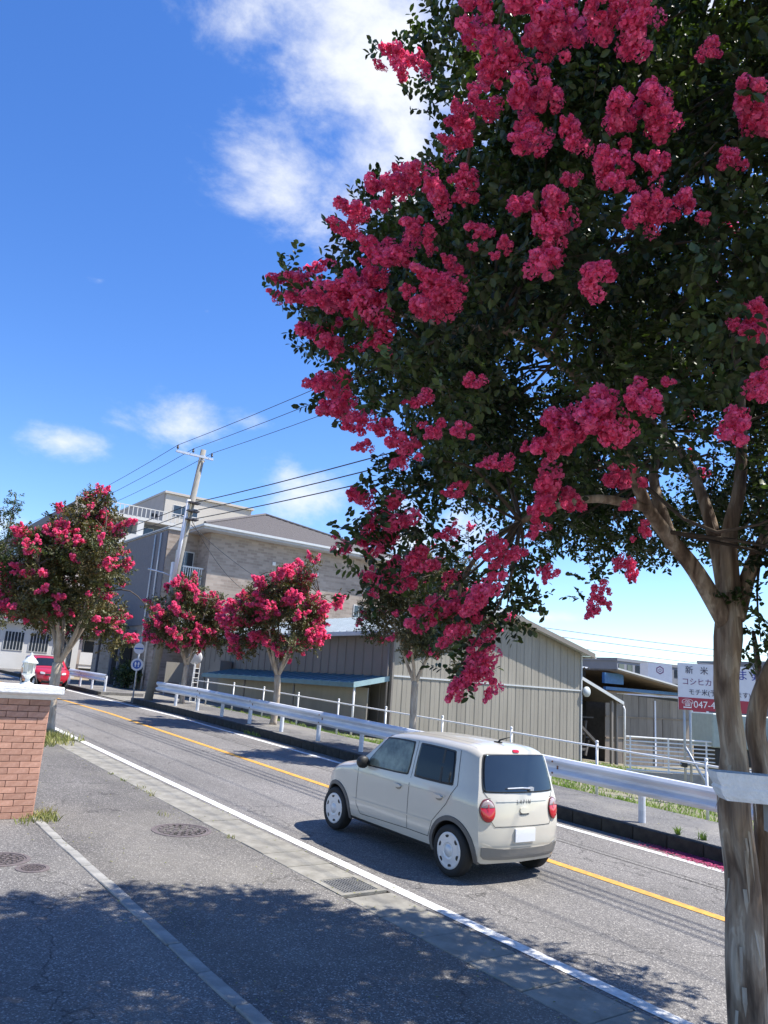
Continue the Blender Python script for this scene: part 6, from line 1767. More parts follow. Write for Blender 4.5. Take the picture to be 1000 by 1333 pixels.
def white_apartments():
    # broad white block with balconies; sunlit face towards -Y
    t = empty('white_apartment', (24, 80, zg(80)), 'large white apartment block with stepped balconies beyond the brick house', 'apartment house')
    y = 70.
    x0, x1 = 17.4, 29.0
    zt = 16.6
    part('wall', MB().box(x0, x1, y + 1.6, 108, 0, zt - .6), 'far_grey', t)
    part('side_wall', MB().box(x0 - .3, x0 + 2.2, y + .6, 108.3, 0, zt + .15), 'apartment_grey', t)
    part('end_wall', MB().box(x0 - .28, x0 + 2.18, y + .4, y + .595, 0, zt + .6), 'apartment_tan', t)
    for k in range(6):
        z = zt - .3 - k * 2.75
        ext = x1 + k * .9
        sl = part('balcony_slab', MB().box(x0 + 2.0, ext, y, y + 1.58, z - .3, z), 'apartment_white', t)
        if k:
            part('parapet', MB().box(x0 + 2.0, ext, y - .06, y + .06, z + .005, z + 1.05), 'apartment_white', t)
        else:
            part('roof_rail', MB().box(x0 + 2.2, ext, y - .03, y + .03, z + .85, z + .93), 'apartment_white', t)
            for i in range(22):
                xx = x0 + 2.3 + i * .41
                part('baluster', MB().box(xx, xx + .07, y - .02, y + .02, z + .005, z + .845), 'apartment_white', t)
        for i in range(4):
            xa = x0 + 2.6 + i * 2.9
            if k < 5 and xa + 2 < ext:
                window(t, xa, xa + 2.0, y + 1.58, z - 2.6, z - .6, bars=1)
        for i in range(3):
            xa = x0 + 5.4 + i * 3.4
            if xa < ext - .4:
                part('partition', MB().box(xa, xa + .6, y + .05, y + 1.5, z - 2.7, z - .305), 'apartment_white', t)
    for yy in (76, 84, 92, 100):
        for z in (13.6, 10.8):
            window(t, yy, yy + 1.6, x0 - .31, z, z + 1.3, axis='X')
    # stair and lift tower, cream, higher
    t = empty('apartment_tower', (31, 82, zg(80)), 'cream apartment tower with flat roof rising above the brick house roof', 'apartment house')
    x0, x1, y0, y1 = 26.9, 36.6, 75.0, 90.0
    zt = 20.2
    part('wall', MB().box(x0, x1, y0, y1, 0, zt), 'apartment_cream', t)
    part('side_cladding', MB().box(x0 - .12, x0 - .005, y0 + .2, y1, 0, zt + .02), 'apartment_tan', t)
    part('roof_coping', MB().box(x0 - .2, x1 + .2, y0 - .2, y1 + .2, zt + .025, zt + .25), 'apartment_cream', t)
    for z in (18.0, 14.6, 11.6):
        window(t, x0 + .9, x0 + 3.6, y0 - .01, z, z + 1.2, bars=2)
        window(t, x0 + 5.4, x0 + 8.4, y0 - .01, z - 1.4, z - .1, bars=1)
    part('vent_cap', MB().box(x0 - .7, x0 - .1, y0 + 1.5, y0 + 1.8, 17.9, 18.2), 'trim_black', t)
    part('vent_cap', MB().box(x1 - .2, x1 + .25, y0 - .3, y0 + .1, 18.7, 19.0), 'trim_black', t)
    # lower white house with gridded windows at the far left and a garden wall
    t = empty('white_house', (7, 64, zg(64)), 'low white house with gridded windows at the far end of the road', 'house')
    part('wall', MB().box(6.0, 17.0, 62.0, 68.0, 0, 5.2), 'apartment_white', t)
    for i in range(6):
        window(t, 6.4 + i * 1.75, 7.8 + i * 1.75, 61.99, 3.2, 4.6, bars=5)
    part('roof', MB().prism([(5.6, 5.22), (17.4, 5.22), (14, 6.4), (9, 6.4)], 'Y', 61.5, 68.5), 'far_grey', t)
    gw = empty('grid_fence', (1.5, 46, zg(46)), 'white grid garden fence beyond the brick pier', 'fence')
    for i in range(14):
        part('upright', MB().box(.2 + i * .33, .25 + i * .33, 45.97, 46.03, zg(46) - .1, zg(46) + 2.6), 'white_paint', gw)
    for j in range(7):
        part('bar', MB().box(.2, 4.6, 45.98, 46.02, zg(46) + .35 + j * .36, zg(46) + .39 + j * .36), 'white_paint', gw)
    # slender young tree top that rises above the left tree
    tr = empty('slender_tree', (6.2, 36.0, zg(36)), 'slender grey green tree top rising above the wide crape myrtle', 'tree')
    part('trunk', MB().tube([(6.2, 36.0, zg(36) - .05), (6.2, 36.0, 5), (6.25, 36.0, 9.4)], [.1, .07, .015], 7), 'bark_twig', tr, smooth=True)
    rng = np.random.default_rng(9)
    cl = [(6.22 + rng.normal() * .18, 36.0 + rng.normal() * .2, z, .22) for z in np.linspace(5.0, 9.3, 22)]
    v, q, _, _ = leaf_arrays(cl, 3200, .10, .05, rng)
    put('crown', np_mesh('crown', v - np.array(tr.location), q, 'leaf'), tr.location, tr)
    # dry shrub behind the pier
    sh = empty('dry_shrub', (3.1, 16.5, zg(16.5)), 'low dry brownish shrub with dark red blooms behind the brick pier', 'shrub')
    rng = np.random.default_rng(19)
    cl = [(3.1 + rng.normal() * .22, 16.5 + rng.normal() * .3, zg(16.5) + .4 + rng.uniform(0, .75), .25) for _ in range(14)]
    v, q, _, _ = leaf_arrays(cl, 2600, .07, .045, rng)
    part('stem', MB().tube([(3.1, 16.5, zg(16.5) - .05), (3.1, 16.5, zg(16.5) + .7)], .03, 6), 'bark_twig', sh)
    put('foliage', np_mesh('foliage', v - np.array(sh.location), q, 'leaf_brown'), sh.location, sh)
    for i in range(5):
        c = cl[i]
        put('blossom_cluster', BLOOMS_FAR[i], (c[0] + .1, c[1] - .15, c[2] + .1), sh, None, .2)


white_apartments()


# ------------------------------------------------------------------ cars
def smooth_interp(x, xs, ys, w=.04):
    """interpolated curve, softened over a small window"""
    return sum(np.interp(x + d, xs, ys) for d in (-w, -w * .5, 0, w * .5, w)) / 5


class CarShape:
    L = 3.395

    def __init__(self, wide=1.0, tall=1.0):
        self.wide, self.tall = wide, tall

    def hw(self, z):
        z = z / self.tall
        return self.wide * float(smooth_interp(z, [.16, .26, .36, .55, .75, .92, 1.0, 1.2, 1.4, 1.55], [.64, .69, .72, .735, .7375, .734, .704, .664, .618, .585], .022))

    def zt(self, s):
        return self.tall * float(smooth_interp(s, [0, .03, .09, .30, .48, .585, .75, .88, .95, 1.0], [1.455, 1.487, 1.51, 1.525, 1.51, 1.465, 1.02, .965, .91, .82], .012))

    def wp(self, s):
        return float(smooth_interp(s, [-.1, 0, .05, .14, .86, .95, 1.0, 1.1], [.86, .905, .965, 1, 1, .955, .87, .8], .02))

    def y(self, s, x, z):
        z = z / self.tall
        yr = float(np.interp(z, [.2, .3, .42, .55, .72, .90, 1.0, 1.42, 1.52], [.07, .025, .0, .004, .018, .045, .075, .205, .27])) + .10 * (abs(x) / .70) ** 2.6
        yf = float(np.interp(z, [.2, .35, .5, .7, .85, 1.0], [-.08, -.02, 0, -.02, -.06, -.14])) - .17 * (abs(x) / .70) ** 2.4
        return s * self.L + yr * max(0, 1 - s / .36) ** 2 + yf * max(0, (s - .72) / .28) ** 2

    def section(self, s):
        zb, zt = .215, self.zt(s)
        w = self.wp(s)
        rc = .115 * self.tall
        zs = zt - rc
        pts = [(0, zb), (self.hw(zb) * w - .10, zb), (self.hw(zb) * w - .03, zb + .004)]
        n = 13
        for i in range(n):
            z = zb + .03 + (zs - zb - .03) * i / (n - 1)
            pts.append((self.hw(z) * w, z))
        x0 = self.hw(zs) * w
        rx = .17
        for i in range(1, 8):
            th = i / 7 * math.pi / 2
            pts.append((x0 - rx + rx * math.cos(th) - .012 * math.sin(th), zs + (rc - .028) * math.sin(th)))
        xe, ze = pts[-1]
        for i in range(1, 6):
            f = i / 5
            x = xe * (1 - f)
            pts.append((x, zt - (zt - ze) * (x / xe) ** 2))
        return pts

    def side(self, y, z, off=0.):
        """point on the flank at length y and height z"""
        s = y / self.L
        for _ in range(4):
            x = self.hw(z) * self.wp(s)
            s = s + (y - self.y(s, x, z)) / self.L
        return self.hw(z) * self.wp(s) + off

    def body_mesh(self, paint):
        mb = MB()
        S = [0, .006, .018, .035, .06, .09, .13] + [.13 + .047 * i for i in range(1, 16)] + [.86, .885, .91, .935, .955, .972, .986, 1.0]
        rings = []
        for s in S:
            h = self.section(s)
            ring = [(x, z) for x, z in h] + [(-x, z) for x, z in reversed(h[1:-1])]
            rings.append([(x, self.y(s, x, z), z) for x, z in ring])
        n = len(rings[0])
        vs_ = [p for r_ in rings for p in r_]
        fs_ = [(i * n + j, i * n + (j + 1) % n, (i + 1) * n + (j + 1) % n, (i + 1) * n + j) for i in range(len(S) - 1) for j in range(n)]
        # curved caps
        for end, s in ((0, 0.), (len(S) - 1, 1.)):
            base = rings[end]
            zc = .5 * (min(p[2] for p in base) + max(p[2] for p in base))
            prev = [end * n + j for j in range(n)]
            for k in (.93, .84, .72, .58, .42, .25, .1):
                st = len(vs_)
                for p in base:
                    x, z = p[0] * k, zc + (p[2] - zc) * k
                    vs_.append((x, self.y(s, x, z), z))
                cur = list(range(st, st + n))
                fs_ += [(prev[j], prev[(j + 1) % n], cur[(j + 1) % n], cur[j]) for j in range(n)]
                prev = cur
            fs_.append(tuple(prev))
        mb.add(vs_, fs_)
        return mb.mesh('body', [paint, 'trim_black'], smooth=True)


def round_poly(pts, r=.25, n=3):
    """corner-cut a convex outline"""
    P = [Vector((p[0], p[1])) for p in pts]
    for _ in range(n):
        Q = []
        for i in range(len(P)):
            a, b = P[i], P[(i + 1) % len(P)]
            Q += [a.lerp(b, r), a.lerp(b, 1 - r)]
        P = Q
        r = .25
    return [(p.x, p.y) for p in P]


def densify(P, n):
    out = []
    for i in range(len(P)):
        a, b = P[i], P[(i + 1) % len(P)]
        for k in range(n):
            out.append((a[0] + (b[0] - a[0]) * k / n, a[1] + (b[1] - a[1]) * k / n))
    return out


def skin(outline, fn, off, base=0.0, rings=(1, .96, .8, .6, .4, .2, .02), dome=0.):
    """patch that follows a curved surface, its rim standing off by `off`"""
    cx_ = sum(p[0] for p in outline) / len(outline)
    cy_ = sum(p[1] for p in outline) / len(outline)
    n = len(outline)
    vs_ = [fn(p[0], p[1], base) for p in outline]
    for k in rings:
        vs_ += [fn(cx_ + (p[0] - cx_) * k, cy_ + (p[1] - cy_) * k, off + dome * (1 - k * k)) for p in outline]
    fs_ = [(i * n + j, i * n + (j + 1) % n, (i + 1) * n + (j + 1) % n, (i + 1) * n + j) for i in range(len(rings)) for j in range(n)]
    fs_.append(tuple(range(len(rings) * n, (len(rings) + 1) * n)))
    return MB().add(vs_, fs_)


def ring_skin(cy, cz, r0, r1, a0, a1, fn, off, n=28):
    """arch band around a wheel on the flank"""
    vs_, fs_ = [], []
    for i in range(n + 1):
        th = a0 + (a1 - a0) * i / n
        for r_, o in ((r0, -.02), (r0, off), (r1, off), (r1 + .006, -.01)):
            vs_.append(fn(cy + r_ * math.cos(th), cz + r_ * math.sin(th), o))
    for i in range(n):
        for j in range(3):
            fs_.append((i * 4 + j, i * 4 + j + 1, (i + 1) * 4 + j + 1, (i + 1) * 4 + j))
    return MB().add(vs_, fs_)


def build_car(name, loc, rotz, pitch, label, paint, sh, rear_detail=True, front_detail=False):
    t = empty(name, loc, label, 'car')
    t.rotation_euler = (Matrix.Rotation(rotz, 3, 'Z') @ Matrix.Rotation(pitch, 3, 'X')).to_euler()

    def cp(nm, mb, m, par=None, **kw):
        o = bpy.data.objects.new(nm, mb.mesh(nm, m, **kw) if isinstance(mb, MB) else mb)
        COL.objects.link(o)
        o.parent = par or t
        return o
    RA, FA, WR = .50, 2.96, .285          # axle positions, wheel radius
    body = bpy.data.objects.new('body', sh.body_mesh(paint))
    COL.objects.link(body)
    cut = MB()
    for ya in (RA, FA):
        for sx in (-1, 1):
            xa, xb = (sx * .46, sx * .95)
            prof = [(.001, min(xa, xb)), (.335, min(xa, xb)), (.335, max(xa, xb)), (.001, max(xa, xb))]
            cut.lathe(prof, (0, ya, WR + .005), 32, 'X', m=1)
    cme = cut.mesh('wheel_cut', [paint, 'trim_black'])
    co = bpy.data.objects.new('wheel_cut', cme)
    COL.objects.link(co)
    md = body.modifiers.new('cut', 'BOOLEAN')
    md.operation = 'DIFFERENCE'
    md.solver = 'EXACT'
    md.object = co
    bpy.context.view_layer.update()
    dg = bpy.context.evaluated_depsgraph_get()
    bm_ = bpy.data.meshes.new_from_object(body.evaluated_get(dg))
    body.modifiers.clear()
    if len(bm_.polygons) > 500:
        body.data = bm_
    bpy.data.objects.remove(co, do_unlink=True)
    body.parent = t
    bm = bmesh.new()
    bm.from_mesh(body.data)
    for e in bm.edges:
        if len(e.link_faces) == 2 and e.calc_face_angle(0) > .7:
            e.smooth = False
    bm.to_mesh(body.data)
    bm.free()

    def flank(sx):
        return lambda y, z, o: (sx * (sh.side(y, z) + o), y, z)

    def tail(x, z, o):
        return (x, sh.y(0, x, z) - o, z)

    def nose(x, z, o):
        return (x, sh.y(1, x, z) + o, z)
    T = sh.tall
    for sx in (-1, 1):
        f = flank(sx)
        # doors: gaps as thin dark lines, handles, windows
        fr = [(1.37, .985 * T), (2.34, .965 * T), (1.95, 1.395 * T), (1.37, 1.41 * T)]
        rr = [(.52, .995 * T), (1.27, .985 * T), (1.27, 1.41 * T), (.59, 1.40 * T)]
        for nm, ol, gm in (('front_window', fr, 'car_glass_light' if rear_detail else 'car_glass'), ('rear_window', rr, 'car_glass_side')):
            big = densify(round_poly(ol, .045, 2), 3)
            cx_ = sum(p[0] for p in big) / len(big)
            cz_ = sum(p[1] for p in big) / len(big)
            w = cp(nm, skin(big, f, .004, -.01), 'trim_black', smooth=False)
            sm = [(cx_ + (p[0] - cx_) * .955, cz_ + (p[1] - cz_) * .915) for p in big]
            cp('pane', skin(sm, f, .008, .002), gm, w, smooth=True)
            if nm == 'rear_window':
                cp('divider', MB().add([f(.74, 1.0 * T, .010), f(.78, 1.0 * T, .010), f(.80, 1.385 * T, .010), f(.765, 1.385 * T, .010)], [(0, 1, 2, 3)]), 'trim_black', w, fix=False)

        def line(pts, wd=.0035, o=.0025):
            mb = MB()
            for (a, b) in zip(pts[:-1], pts[1:]):
                n = 8
                for i in range(n):
                    p = (a[0] + (b[0] - a[0]) * i / n, a[1] + (b[1] - a[1]) * i / n)
                    q = (a[0] + (b[0] - a[0]) * (i + 1) / n, a[1] + (b[1] - a[1]) * (i + 1) / n)
                    d = Vector((q[0] - p[0], q[1] - p[1])).normalized()
                    e = (-d.y * wd, d.x * wd)
                    mb.add([f(p[0] + e[0], p[1] + e[1], o), f(q[0] + e[0], q[1] + e[1], o), f(q[0] - e[0], q[1] - e[1], o), f(p[0] - e[0], p[1] - e[1], o)], [(0, 1, 2, 3)])
            return mb
        cp('front_door_gap', line([(1.315, 1.42 * T), (1.315, .36), (2.34, .33), (2.44, .45), (2.44, .93 * T)]), 'trim_black', fix=False)
        cp('rear_door_gap', line([(.52, 1.41 * T), (.46, 1.02 * T), (.60, .78 * T), (.83, .55), (.90, .36), (1.315, .36)]), 'trim_black', fix=False)
        # raised character line along the doors
        cp('waist_crease', line([(.62, .868 * T), (2.55, .872 * T)], .006, .006), paint, fix=False)
        cp('lower_crease', line([(.86, .535), (2.55, .50)], .009, .008), paint, fix=False)
        for yh, zh in ((1.46, .835), (.66, .845)):
            mb = skin(round_poly([(yh, zh * T - .018), (yh + .16, zh * T - .018), (yh + .16, zh * T + .022), (yh, zh * T + .022)], .25, 2), f, .028, 0)
            cp('door_handle', mb, paint, smooth=True)
            cp('handle_recess_shade', skin(round_poly([(yh + .01, zh * T - .045), (yh + .13, zh * T - .045), (yh + .13, zh * T + .03), (yh + .01, zh * T + .03)], .28, 3), f, .003, -.005), 'bumper_taupe', smooth=True)  # flat taupe patch paints the shade of a hollow behind the handle
        for ya in (RA, FA):
            cp('arch_trim', ring_skin(ya, WR + .005, .325, .375, -.22, math.pi + .22, f, .012), 'trim_grey', smooth=False)
        cp('sill', skin(densify([(.86, .232), (2.60, .232), (2.60, .262), (.86, .262)], 5), f, .004, -.02), 'trim_black')
        # wheels
        for ya in (RA, FA):
            w = empty_child('wheel', t, (sx * .655, ya, WR))
            mb = MB().lathe([(.175, -.070), (.225, -.082), (.272, -.075), (.284, -.05), (.285, 0), (.284, .05), (.272, .075), (.225, .082), (.195, .070), (.175, .06)], (0, 0, 0), 36, 'X')
            cp('tyre', mb, 'rubber', w, smooth=True)
            mb = MB()
            o = sx * .072
            mb.lathe([(.001, o * .8), (.205, o * .55), (.206, o * 1.05), (.196, o * 1.16), (.180, o * 1.08), (.10, o * 1.20), (.085, o * 1.22), (.078, o * 1.12), (.066, o * 1.13), (.06, o * 1.26), (.001, o * 1.28)], (0, 0, 0), 32, 'X')
            hb = cp('hubcap', mb, 'hub', w, smooth=True)
            for k in range(6):
                th = k * math.pi / 3 + .3
                d = Vector((0, math.cos(th), math.sin(th)))
                e = Vector((0, -math.sin(th), math.cos(th)))
                ol = []
                for a_, b_ in ((.146, -.020), (.168, -.030), (.173, 0), (.168, .030), (.146, .020), (.142, 0)):
                    p = d * a_ + e * b_
                    ol.append((o * 1.165 + sx * .001, p.y, p.z))
                cp('slot', MB().add(ol + [(q[0] - sx * .02, q[1], q[2]) for q in ol], [tuple(range(6))] + [(i, (i + 1) % 6, (i + 1) % 6 + 6, i + 6) for i in range(6)]), 'trim_black', hb)
        # mirror
        zm = 1.0 * T
        mx = sx * (sh.side(2.27, zm))
        mb = MB()
        mb.lathe([(.001, -.055), (.06, -.05), (.085, -.02), (.088, .02), (.07, .055), (.03, .075), (.001, .08)], (0, 0, 0), 14, 'Y')
        mb.v = [(p[0] * 1.05 + mx + sx * .10, p[1] + 2.25, p[2] * .95 + zm + .02) for p in mb.v]
        mb.obox((mx + sx * .02, 2.26, zm - .01), (.05, 0, 0), (0, .025, 0), (0, 0, .02))
        cp('door_mirror', mb, 'trim_black', smooth=True)
    # windscreen
    mb = MB()
    vs_, fs_ = [], []
    ns, nx = 8, 8
    for i in range(ns + 1):
        s = .605 + (.735 - .605) * i / ns
        z = sh.zt(s)
        for j in range(nx + 1):
            x = (-1 + 2 * j / nx) * (.50 + .07 * i / ns) * sh.wide
            vs_.append((x, sh.y(s, x, z) - .0, z + .008 - .03 * (x / .6) ** 2))
    fs_ = [(i * (nx + 1) + j, i * (nx + 1) + j + 1, (i + 1) * (nx + 1) + j + 1, (i + 1) * (nx + 1) + j) for i in range(ns) for j in range(nx)]
    cp('windscreen', mb.add(vs_, fs_), 'car_glass', smooth=True)
    cp('underbody', MB().box(-.50, .50, .30, 3.1, .17, .24), 'trim_black')
    cp('axle', MB().tube([(-.6, RA, WR), (.6, RA, WR)], .04, 8), 'trim_black')
    if rear_detail:
        gl = densify(round_poly([(-.61, .985), (.61, .985), (.535, 1.41), (-.535, 1.41)], .05, 3), 2)
        g = cp('rear_window', skin(gl, tail, .004, -.01), 'trim_black', smooth=False)
        sm = [(p[0] * .975, 1.2 + (p[1] - 1.2) * .96) for p in gl]
        cp('pane', skin(sm, tail, .008, .002), 'car_glass', g, smooth=True)
        wip = MB().tube([tail(.14, 1.035, .03), tail(-.02, 1.045, .035), tail(-.26, 1.04, .028)], [.012, .010, .008], 6)
        wip.obox(tail(.14, 1.03, .02), (.03, 0, 0), (0, .02, 0), (0, 0, .02))
        cp('rear_wiper', wip, 'galv')
        for sx in (-1, 1):
            c = (sx * .555, .80)
            ell = lambda rx, rz, lo=0, hi=2 * math.pi, n=36: [(c[0] + rx * math.cos(lo + (hi - lo) * i / n), c[1] + rz * math.sin(lo + (hi - lo) * i / n)) for i in range(n + (0 if hi - lo > 6 else 1))]
            lamp = cp('tail_light', skin(ell(.100, .126), tail, .014, -.02), 'lamp_rim', smooth=False)
            cp('red_lens', skin(ell(.092, .118, math.pi - .25, 2 * math.pi + .25, 24), tail, .020, .008, dome=.012), 'lamp_red', lamp, smooth=True)
            cp('clear_lens', skin(ell(.088, .112, .32, math.pi - .32, 24), tail, .020, .008, dome=.012), 'lamp_clear', lamp, smooth=True)
            cp('lens_bar', MB().add([tail(c[0] - .006, c[1], .035), tail(c[0] + .006, c[1], .035), tail(c[0] + .006, c[1] + .10, .028), tail(c[0] - .006, c[1] + .10, .028)], [(0, 1, 2, 3)]), 'lamp_red', lamp, fix=False)
        # tailgate gap lines
        def tline(pts, wd=.0035, o=.003):
            mb = MB()
            for (a, b) in zip(pts[:-1], pts[1:]):
                for i in range(8):
                    p = (a[0] + (b[0] - a[0]) * i / 8, a[1] + (b[1] - a[1]) * i / 8)
                    q = (a[0] + (b[0] - a[0]) * (i + 1) / 8, a[1] + (b[1] - a[1]) * (i + 1) / 8)
                    d = Vector((q[0] - p[0], q[1] - p[1])).normalized()
                    e = (-d.y * wd, d.x * wd)
                    mb.add([tail(p[0] + e[0], p[1] + e[1], o), tail(q[0] + e[0], q[1] + e[1], o), tail(q[0] - e[0], q[1] - e[1], o), tail(p[0] - e[0], p[1] - e[1], o)], [(0, 1, 2, 3)])
            return mb
        cp('tailgate_gap', tline([(-.59, 1.0), (-.535, .935), (-.50, .925)]), 'trim_black', fix=False)
        cp('tailgate_gap', tline([(.59, 1.0), (.535, .935), (.50, .925)]), 'trim_black', fix=False)
        cp('tailgate_gap', tline([(-.505, .68), (-.46, .625), (.46, .625), (.505, .68)]), 'trim_black', fix=False)
        cp('tailgate_recess_edge', tline([(-.42, .905), (.42, .905)], .010, .006), paint, fix=False)
        # handle, lettering
        hd = cp('tailgate_handle', skin(round_poly([(-.075, .765), (.075, .765), (.075, .83), (-.075, .83)], .2, 2), tail, .014, 0), paint, smooth=False)
        cp('handle_shadow_gap', tline([(-.078, .757), (.078, .757)], .006, .004), 'trim_black', hd, fix=False)
        me = text_mesh('L A P I N', .062, .0015, 'trim_grey', 'CENTER')
        o = cp('lettering', me, None)
        o.location = (0, sh.y(0, .1, .88) - .006, .872)
        o.rotation_euler = (math.radians(90 - 8), 0, 0)
        # bumper lower cladding and number plate
        lo = densify(round_poly([(-.60, .26), (.60, .26), (.635, .42), (.45, .385), (-.45, .385), (-.635, .42)], .12, 2), 2)
        cp('bumper_cladding', skin(lo, tail, .016, -.01), 'bumper_taupe', smooth=False)
        cp('bumper_crease', tline([(-.63, .46), (-.48, .412), (.48, .412), (.63, .46)], .008, .012), paint, fix=False)
        cp('number_plate', skin(densify([(-.165, .455), (.165, .455), (.165, .60), (-.165, .60)], 3), tail, .02, 0), 'plate', smooth=False)
        cp('brake_light', skin(round_poly([(-.055, 1.43), (.055, 1.43), (.05, 1.462), (-.05, 1.462)], .2, 2), tail, .012, -.01), 'lamp_red')
        # roof antenna and roof channels
        ant = MB().tube([(-.02, .50, 1.50), (-.02, .47, 1.545), (-.02, .30, 1.60)], [.02, .012, .004], 6)
        ant.obox((-.02, .5, 1.512), (.03, 0, 0), (0, .045, 0), (0, 0, .012))
        cp('antenna', ant, 'trim_black')
        for sx in (-1, 1):
            mb = MB()
            for i in range(14):
                y = .35 + i * .115
                s = y / sh.L
                z = sh.zt(s)
                a = []
                for yy in (y, y + .115):
                    zz = sh.zt(yy / sh.L) - .008
                    a += [(sx * .475, yy, zz - .009), (sx * .468, yy, zz - .007)]
                mb.add([a[0], a[1], a[3], a[2]], [(0, 1, 2, 3)])
            mb.v = [(p[0], p[1], p[2] + .010) for p in mb.v]
            cp('roof_channel', mb, 'trim_grey', fix=False)
    if front_detail:
        for sx in (-1, 1):
            ol = round_poly([(sx * .36, .70 * T), (sx * .58, .72 * T), (sx * .57, .82 * T), (sx * .38, .79 * T)], .2, 2)
            hl = cp('headlight', skin(ol, nose, .015, -.02), 'hub', smooth=False)
        cp('grille', skin(densify([(-.34, .66), (.34, .66), (.34, .73), (-.34, .73)], 3), nose, .012, -.01), 'trim_black')
        cp('lower_intake', skin(densify([(-.50, .30), (.50, .30), (.47, .42), (-.47, .42)], 3), nose, .012, -.01), 'trim_black')
        cp('number_plate', skin(densify([(-.165, .44), (.165, .44), (.165, .60), (-.165, .60)], 3), nose, .02, 0), 'plate', smooth=False)
    return t


def empty_child(name, parent, loc):
    o = bpy.data.objects.new(name, None)
    COL.objects.link(o)
    o.parent = parent
    o.location = loc
    o.empty_display_size = .1
    return o


build_car('small_car', (7.20, 6.68, zg(6.68) + .006), 0, math.atan(.036), 'small cream hatchback with round red tail lights driving up the road', 'paint_cream', CarShape())
build_car('red_car', (9.55, 41.6, zg(41.6) + .006), math.pi, -math.atan(.022), 'oncoming red hatchback on the far stretch of the road', 'paint_red', CarShape(1.12, 1.0), rear_detail=False, front_detail=True)


# ------------------------------------------------------------------ grass, weeds and fallen petals
def blades(spots, n, h, w, rng, spread):
    V, Q = [], []
    for (x, y, z, r_) in spots:
        for _ in range(n):
            a, rr = rng.uniform(0, 6.28), r_ * math.sqrt(rng.uniform())
            bx, by = x + math.cos(a) * rr * spread[0], y + math.sin(a) * rr * spread[1]
            bz = z(by) if callable(z) else z
            d = rng.normal(size=2) * .45
            hh = h * rng.uniform(.5, 1.2)
            s = rng.uniform(0, 3.14)
            sx, sy = math.cos(s) * w, math.sin(s) * w
            k = len(V)
            V += [(bx - sx, by - sy, bz), (bx + sx, by + sy, bz), (bx + sx * .7 + d[0] * hh * .4, by + sy * .7 + d[1] * hh * .4, bz + hh * .6), (bx - sx * .7 + d[0] * hh * .4, by - sy * .7 + d[1] * hh * .4, bz + hh * .6),
                  (bx + d[0] * hh * 1.1, by + d[1] * hh * 1.1, bz + hh)]
            Q += [(k, k + 1, k + 2, k + 3), (k + 3, k + 2, k + 4)]
    return MB().add(V, Q)


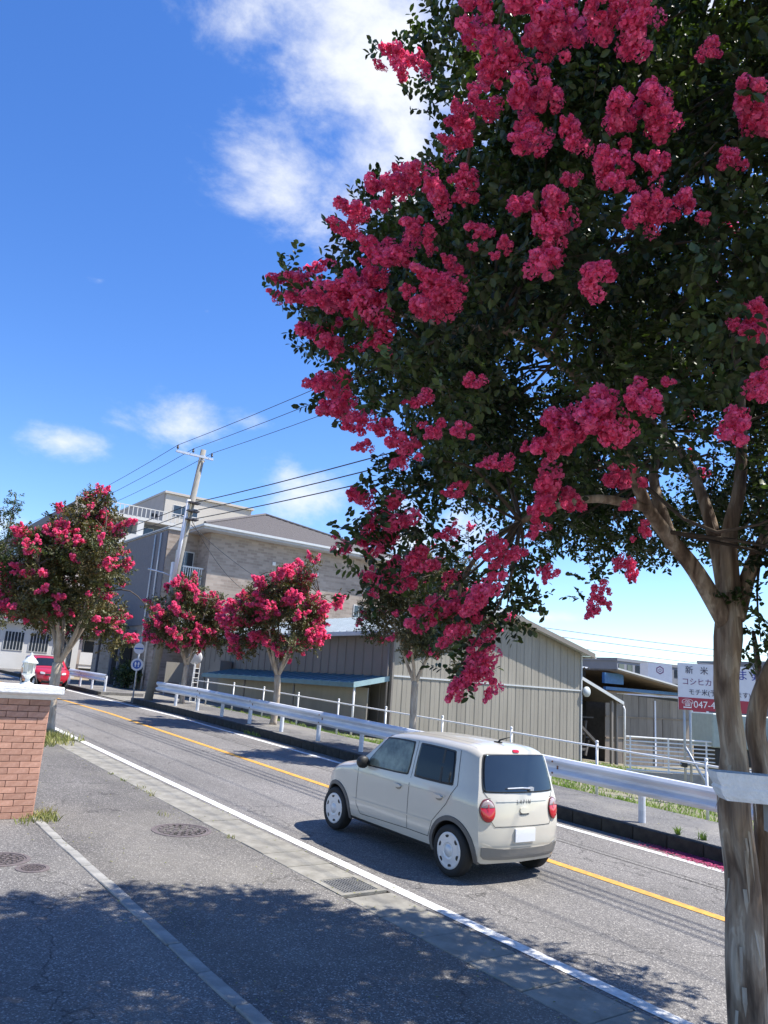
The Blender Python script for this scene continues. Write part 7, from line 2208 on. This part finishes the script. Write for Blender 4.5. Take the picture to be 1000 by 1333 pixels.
def greenery():
    rng = np.random.default_rng(77)

    def gz(h):
        return lambda y: zg(y) + h
    # grass verge along the back of the far pavement
    sp = [(13.5 + rng.uniform(-.35, .5), y, gz(0), .4) for y in np.arange(3, 30, .10)]
    o = part('verge_grass', blades(sp, 50, .14, .009, rng, (1, 1)), 'grass', fix=False)
    tag(o, 'bright green grass verge between the far pavement and the pipe fence', 'grass', kind='stuff')
    structure(strip('verge_soil', 13.1, 14.1, -8, 31.4, .02, 'earth'))
    sp = [(x, y, yd(x, y) - .03, .7) for x, y in zip(rng.uniform(14.2, 30, 420), rng.uniform(6, 21.8, 420))]
    o = part('yard_grass', blades(sp, 55, .10, .012, rng, (1, 1)), 'grass', fix=False)
    tag(o, 'short green grass scattered over the yard', 'grass', kind='stuff')
    # soil patch and weeds at the left tree, weeds at the pier and along the far kerb
    mb = MB()
    n = 26
    vs_ = [(4.62 + .62 * (1 + .2 * math.sin(3 * a + 1)) * math.cos(a), 19.9 + 1.5 * (1 + .15 * math.sin(2 * a)) * math.sin(a)) for a in [6.2832 * i / n for i in range(n)]]
    mb.add([(x, y, zg(y) + .010) for x, y in vs_], [tuple(range(n))])
    structure(part('tree_soil', mb, 'sand', fix=False))
    sp = [(4.75 + rng.normal() * .35, 19.6 + rng.normal() * .6, gz(0), .28) for _ in range(22)]
    o = part('weeds', blades(sp, 40, .17, .012, rng, (1, 1)), 'drygrass', fix=False)
    tag(o, 'dry weeds around the forked tree behind the brick pier', 'weeds', kind='stuff')
    sp = [(2.86 + rng.normal() * .07, 11.0 + rng.normal() * .18, gz(0), .16) for _ in range(7)]
    o = part('weeds', blades(sp, 30, .10, .008, rng, (1, 1)), 'drygrass', fix=False)
    tag(o, 'small weed tuft at the foot of the brick pier', 'weeds', kind='stuff')
    sp = [(4.9, 12.6, gz(0), .10), (4.86, 13.0, gz(0), .14), (4.5, 11.0, gz(0), .09)] + [(4.84, y, gz(0), .05) for y in rng.uniform(9, 16, 4)]
    o = part('weeds', blades(sp, 14, .05, .006, rng, (1, 1.8)), 'drygrass', fix=False)
    tag(o, 'sparse weeds in the joint beside the gutter', 'weeds', kind='stuff')
    sp = [(10.93, 20.6, gz(0), .2), (10.95, 21.1, gz(0), .25), (10.93, 5.75, gz(0), .10), (11.3, 6.9, gz(.2), .05), (11.22, 7.25, gz(.2), .03)]
    o = part('weeds', blades(sp, 34, .13, .008, rng, (.5, 1.3)), 'grass', fix=False)
    tag(o, 'green weed tufts growing out of the far kerb', 'weeds', kind='stuff')
    # planting strip soil under the far trees
    # fallen petals against the far kerb
    V, Q = [], []
    for _ in range(9000):
        y = 5.7 + rng.normal() * .75
        x = 10.985 - abs(rng.normal()) * .17
        if x < 10.5:
            continue
        s, a = rng.uniform(.010, .020), rng.uniform(0, 6.28)
        z = zg(y) + .008 + rng.uniform(0, .012)
        c, d = math.cos(a) * s, math.sin(a) * s
        k = len(V)
        V += [(x + c, y + d, z), (x - d, y + c, z + rng.uniform(0, .006)), (x - c, y - d, z), (x + d, y - c, z + rng.uniform(0, .006))]
        Q.append((k, k + 1, k + 2, k + 3))
    o = part('fallen_petals', MB().add(V, Q), 'petal', fix=False)
    tag(o, 'drift of fallen magenta petals against the far kerb', 'petals', kind='stuff')
    # dry leaves and crumbs scattered on the near pavement and gutter
    V, Q = [], []
    for _ in range(700):
        y = rng.uniform(3.2, 20)
        x = rng.choice([rng.normal(4.86, .12), rng.normal(5.42, .06), rng.uniform(11.2, 13), rng.normal(2.9, .2), rng.uniform(2.9, 4.8)])
        h = .21 if x > 11.1 else .006
        s, a = rng.uniform(.006, .018), rng.uniform(0, 6.28)
        z = zg(y) + h + .004
        c, d = math.cos(a) * s, math.sin(a) * s
        k = len(V)
        V += [(x + c, y + d, z), (x - d * .5, y + c * .5, z + s * .4), (x - c, y - d, z), (x + d * .5, y - c * .5, z + s * .3)]
        Q.append((k, k + 1, k + 2, k + 3))
    o = part('leaf_litter', MB().add(V, Q), 'drygrass', fix=False)
    tag(o, 'sparse dry leaf litter along gutter and pavements', 'litter', kind='stuff')


greenery()
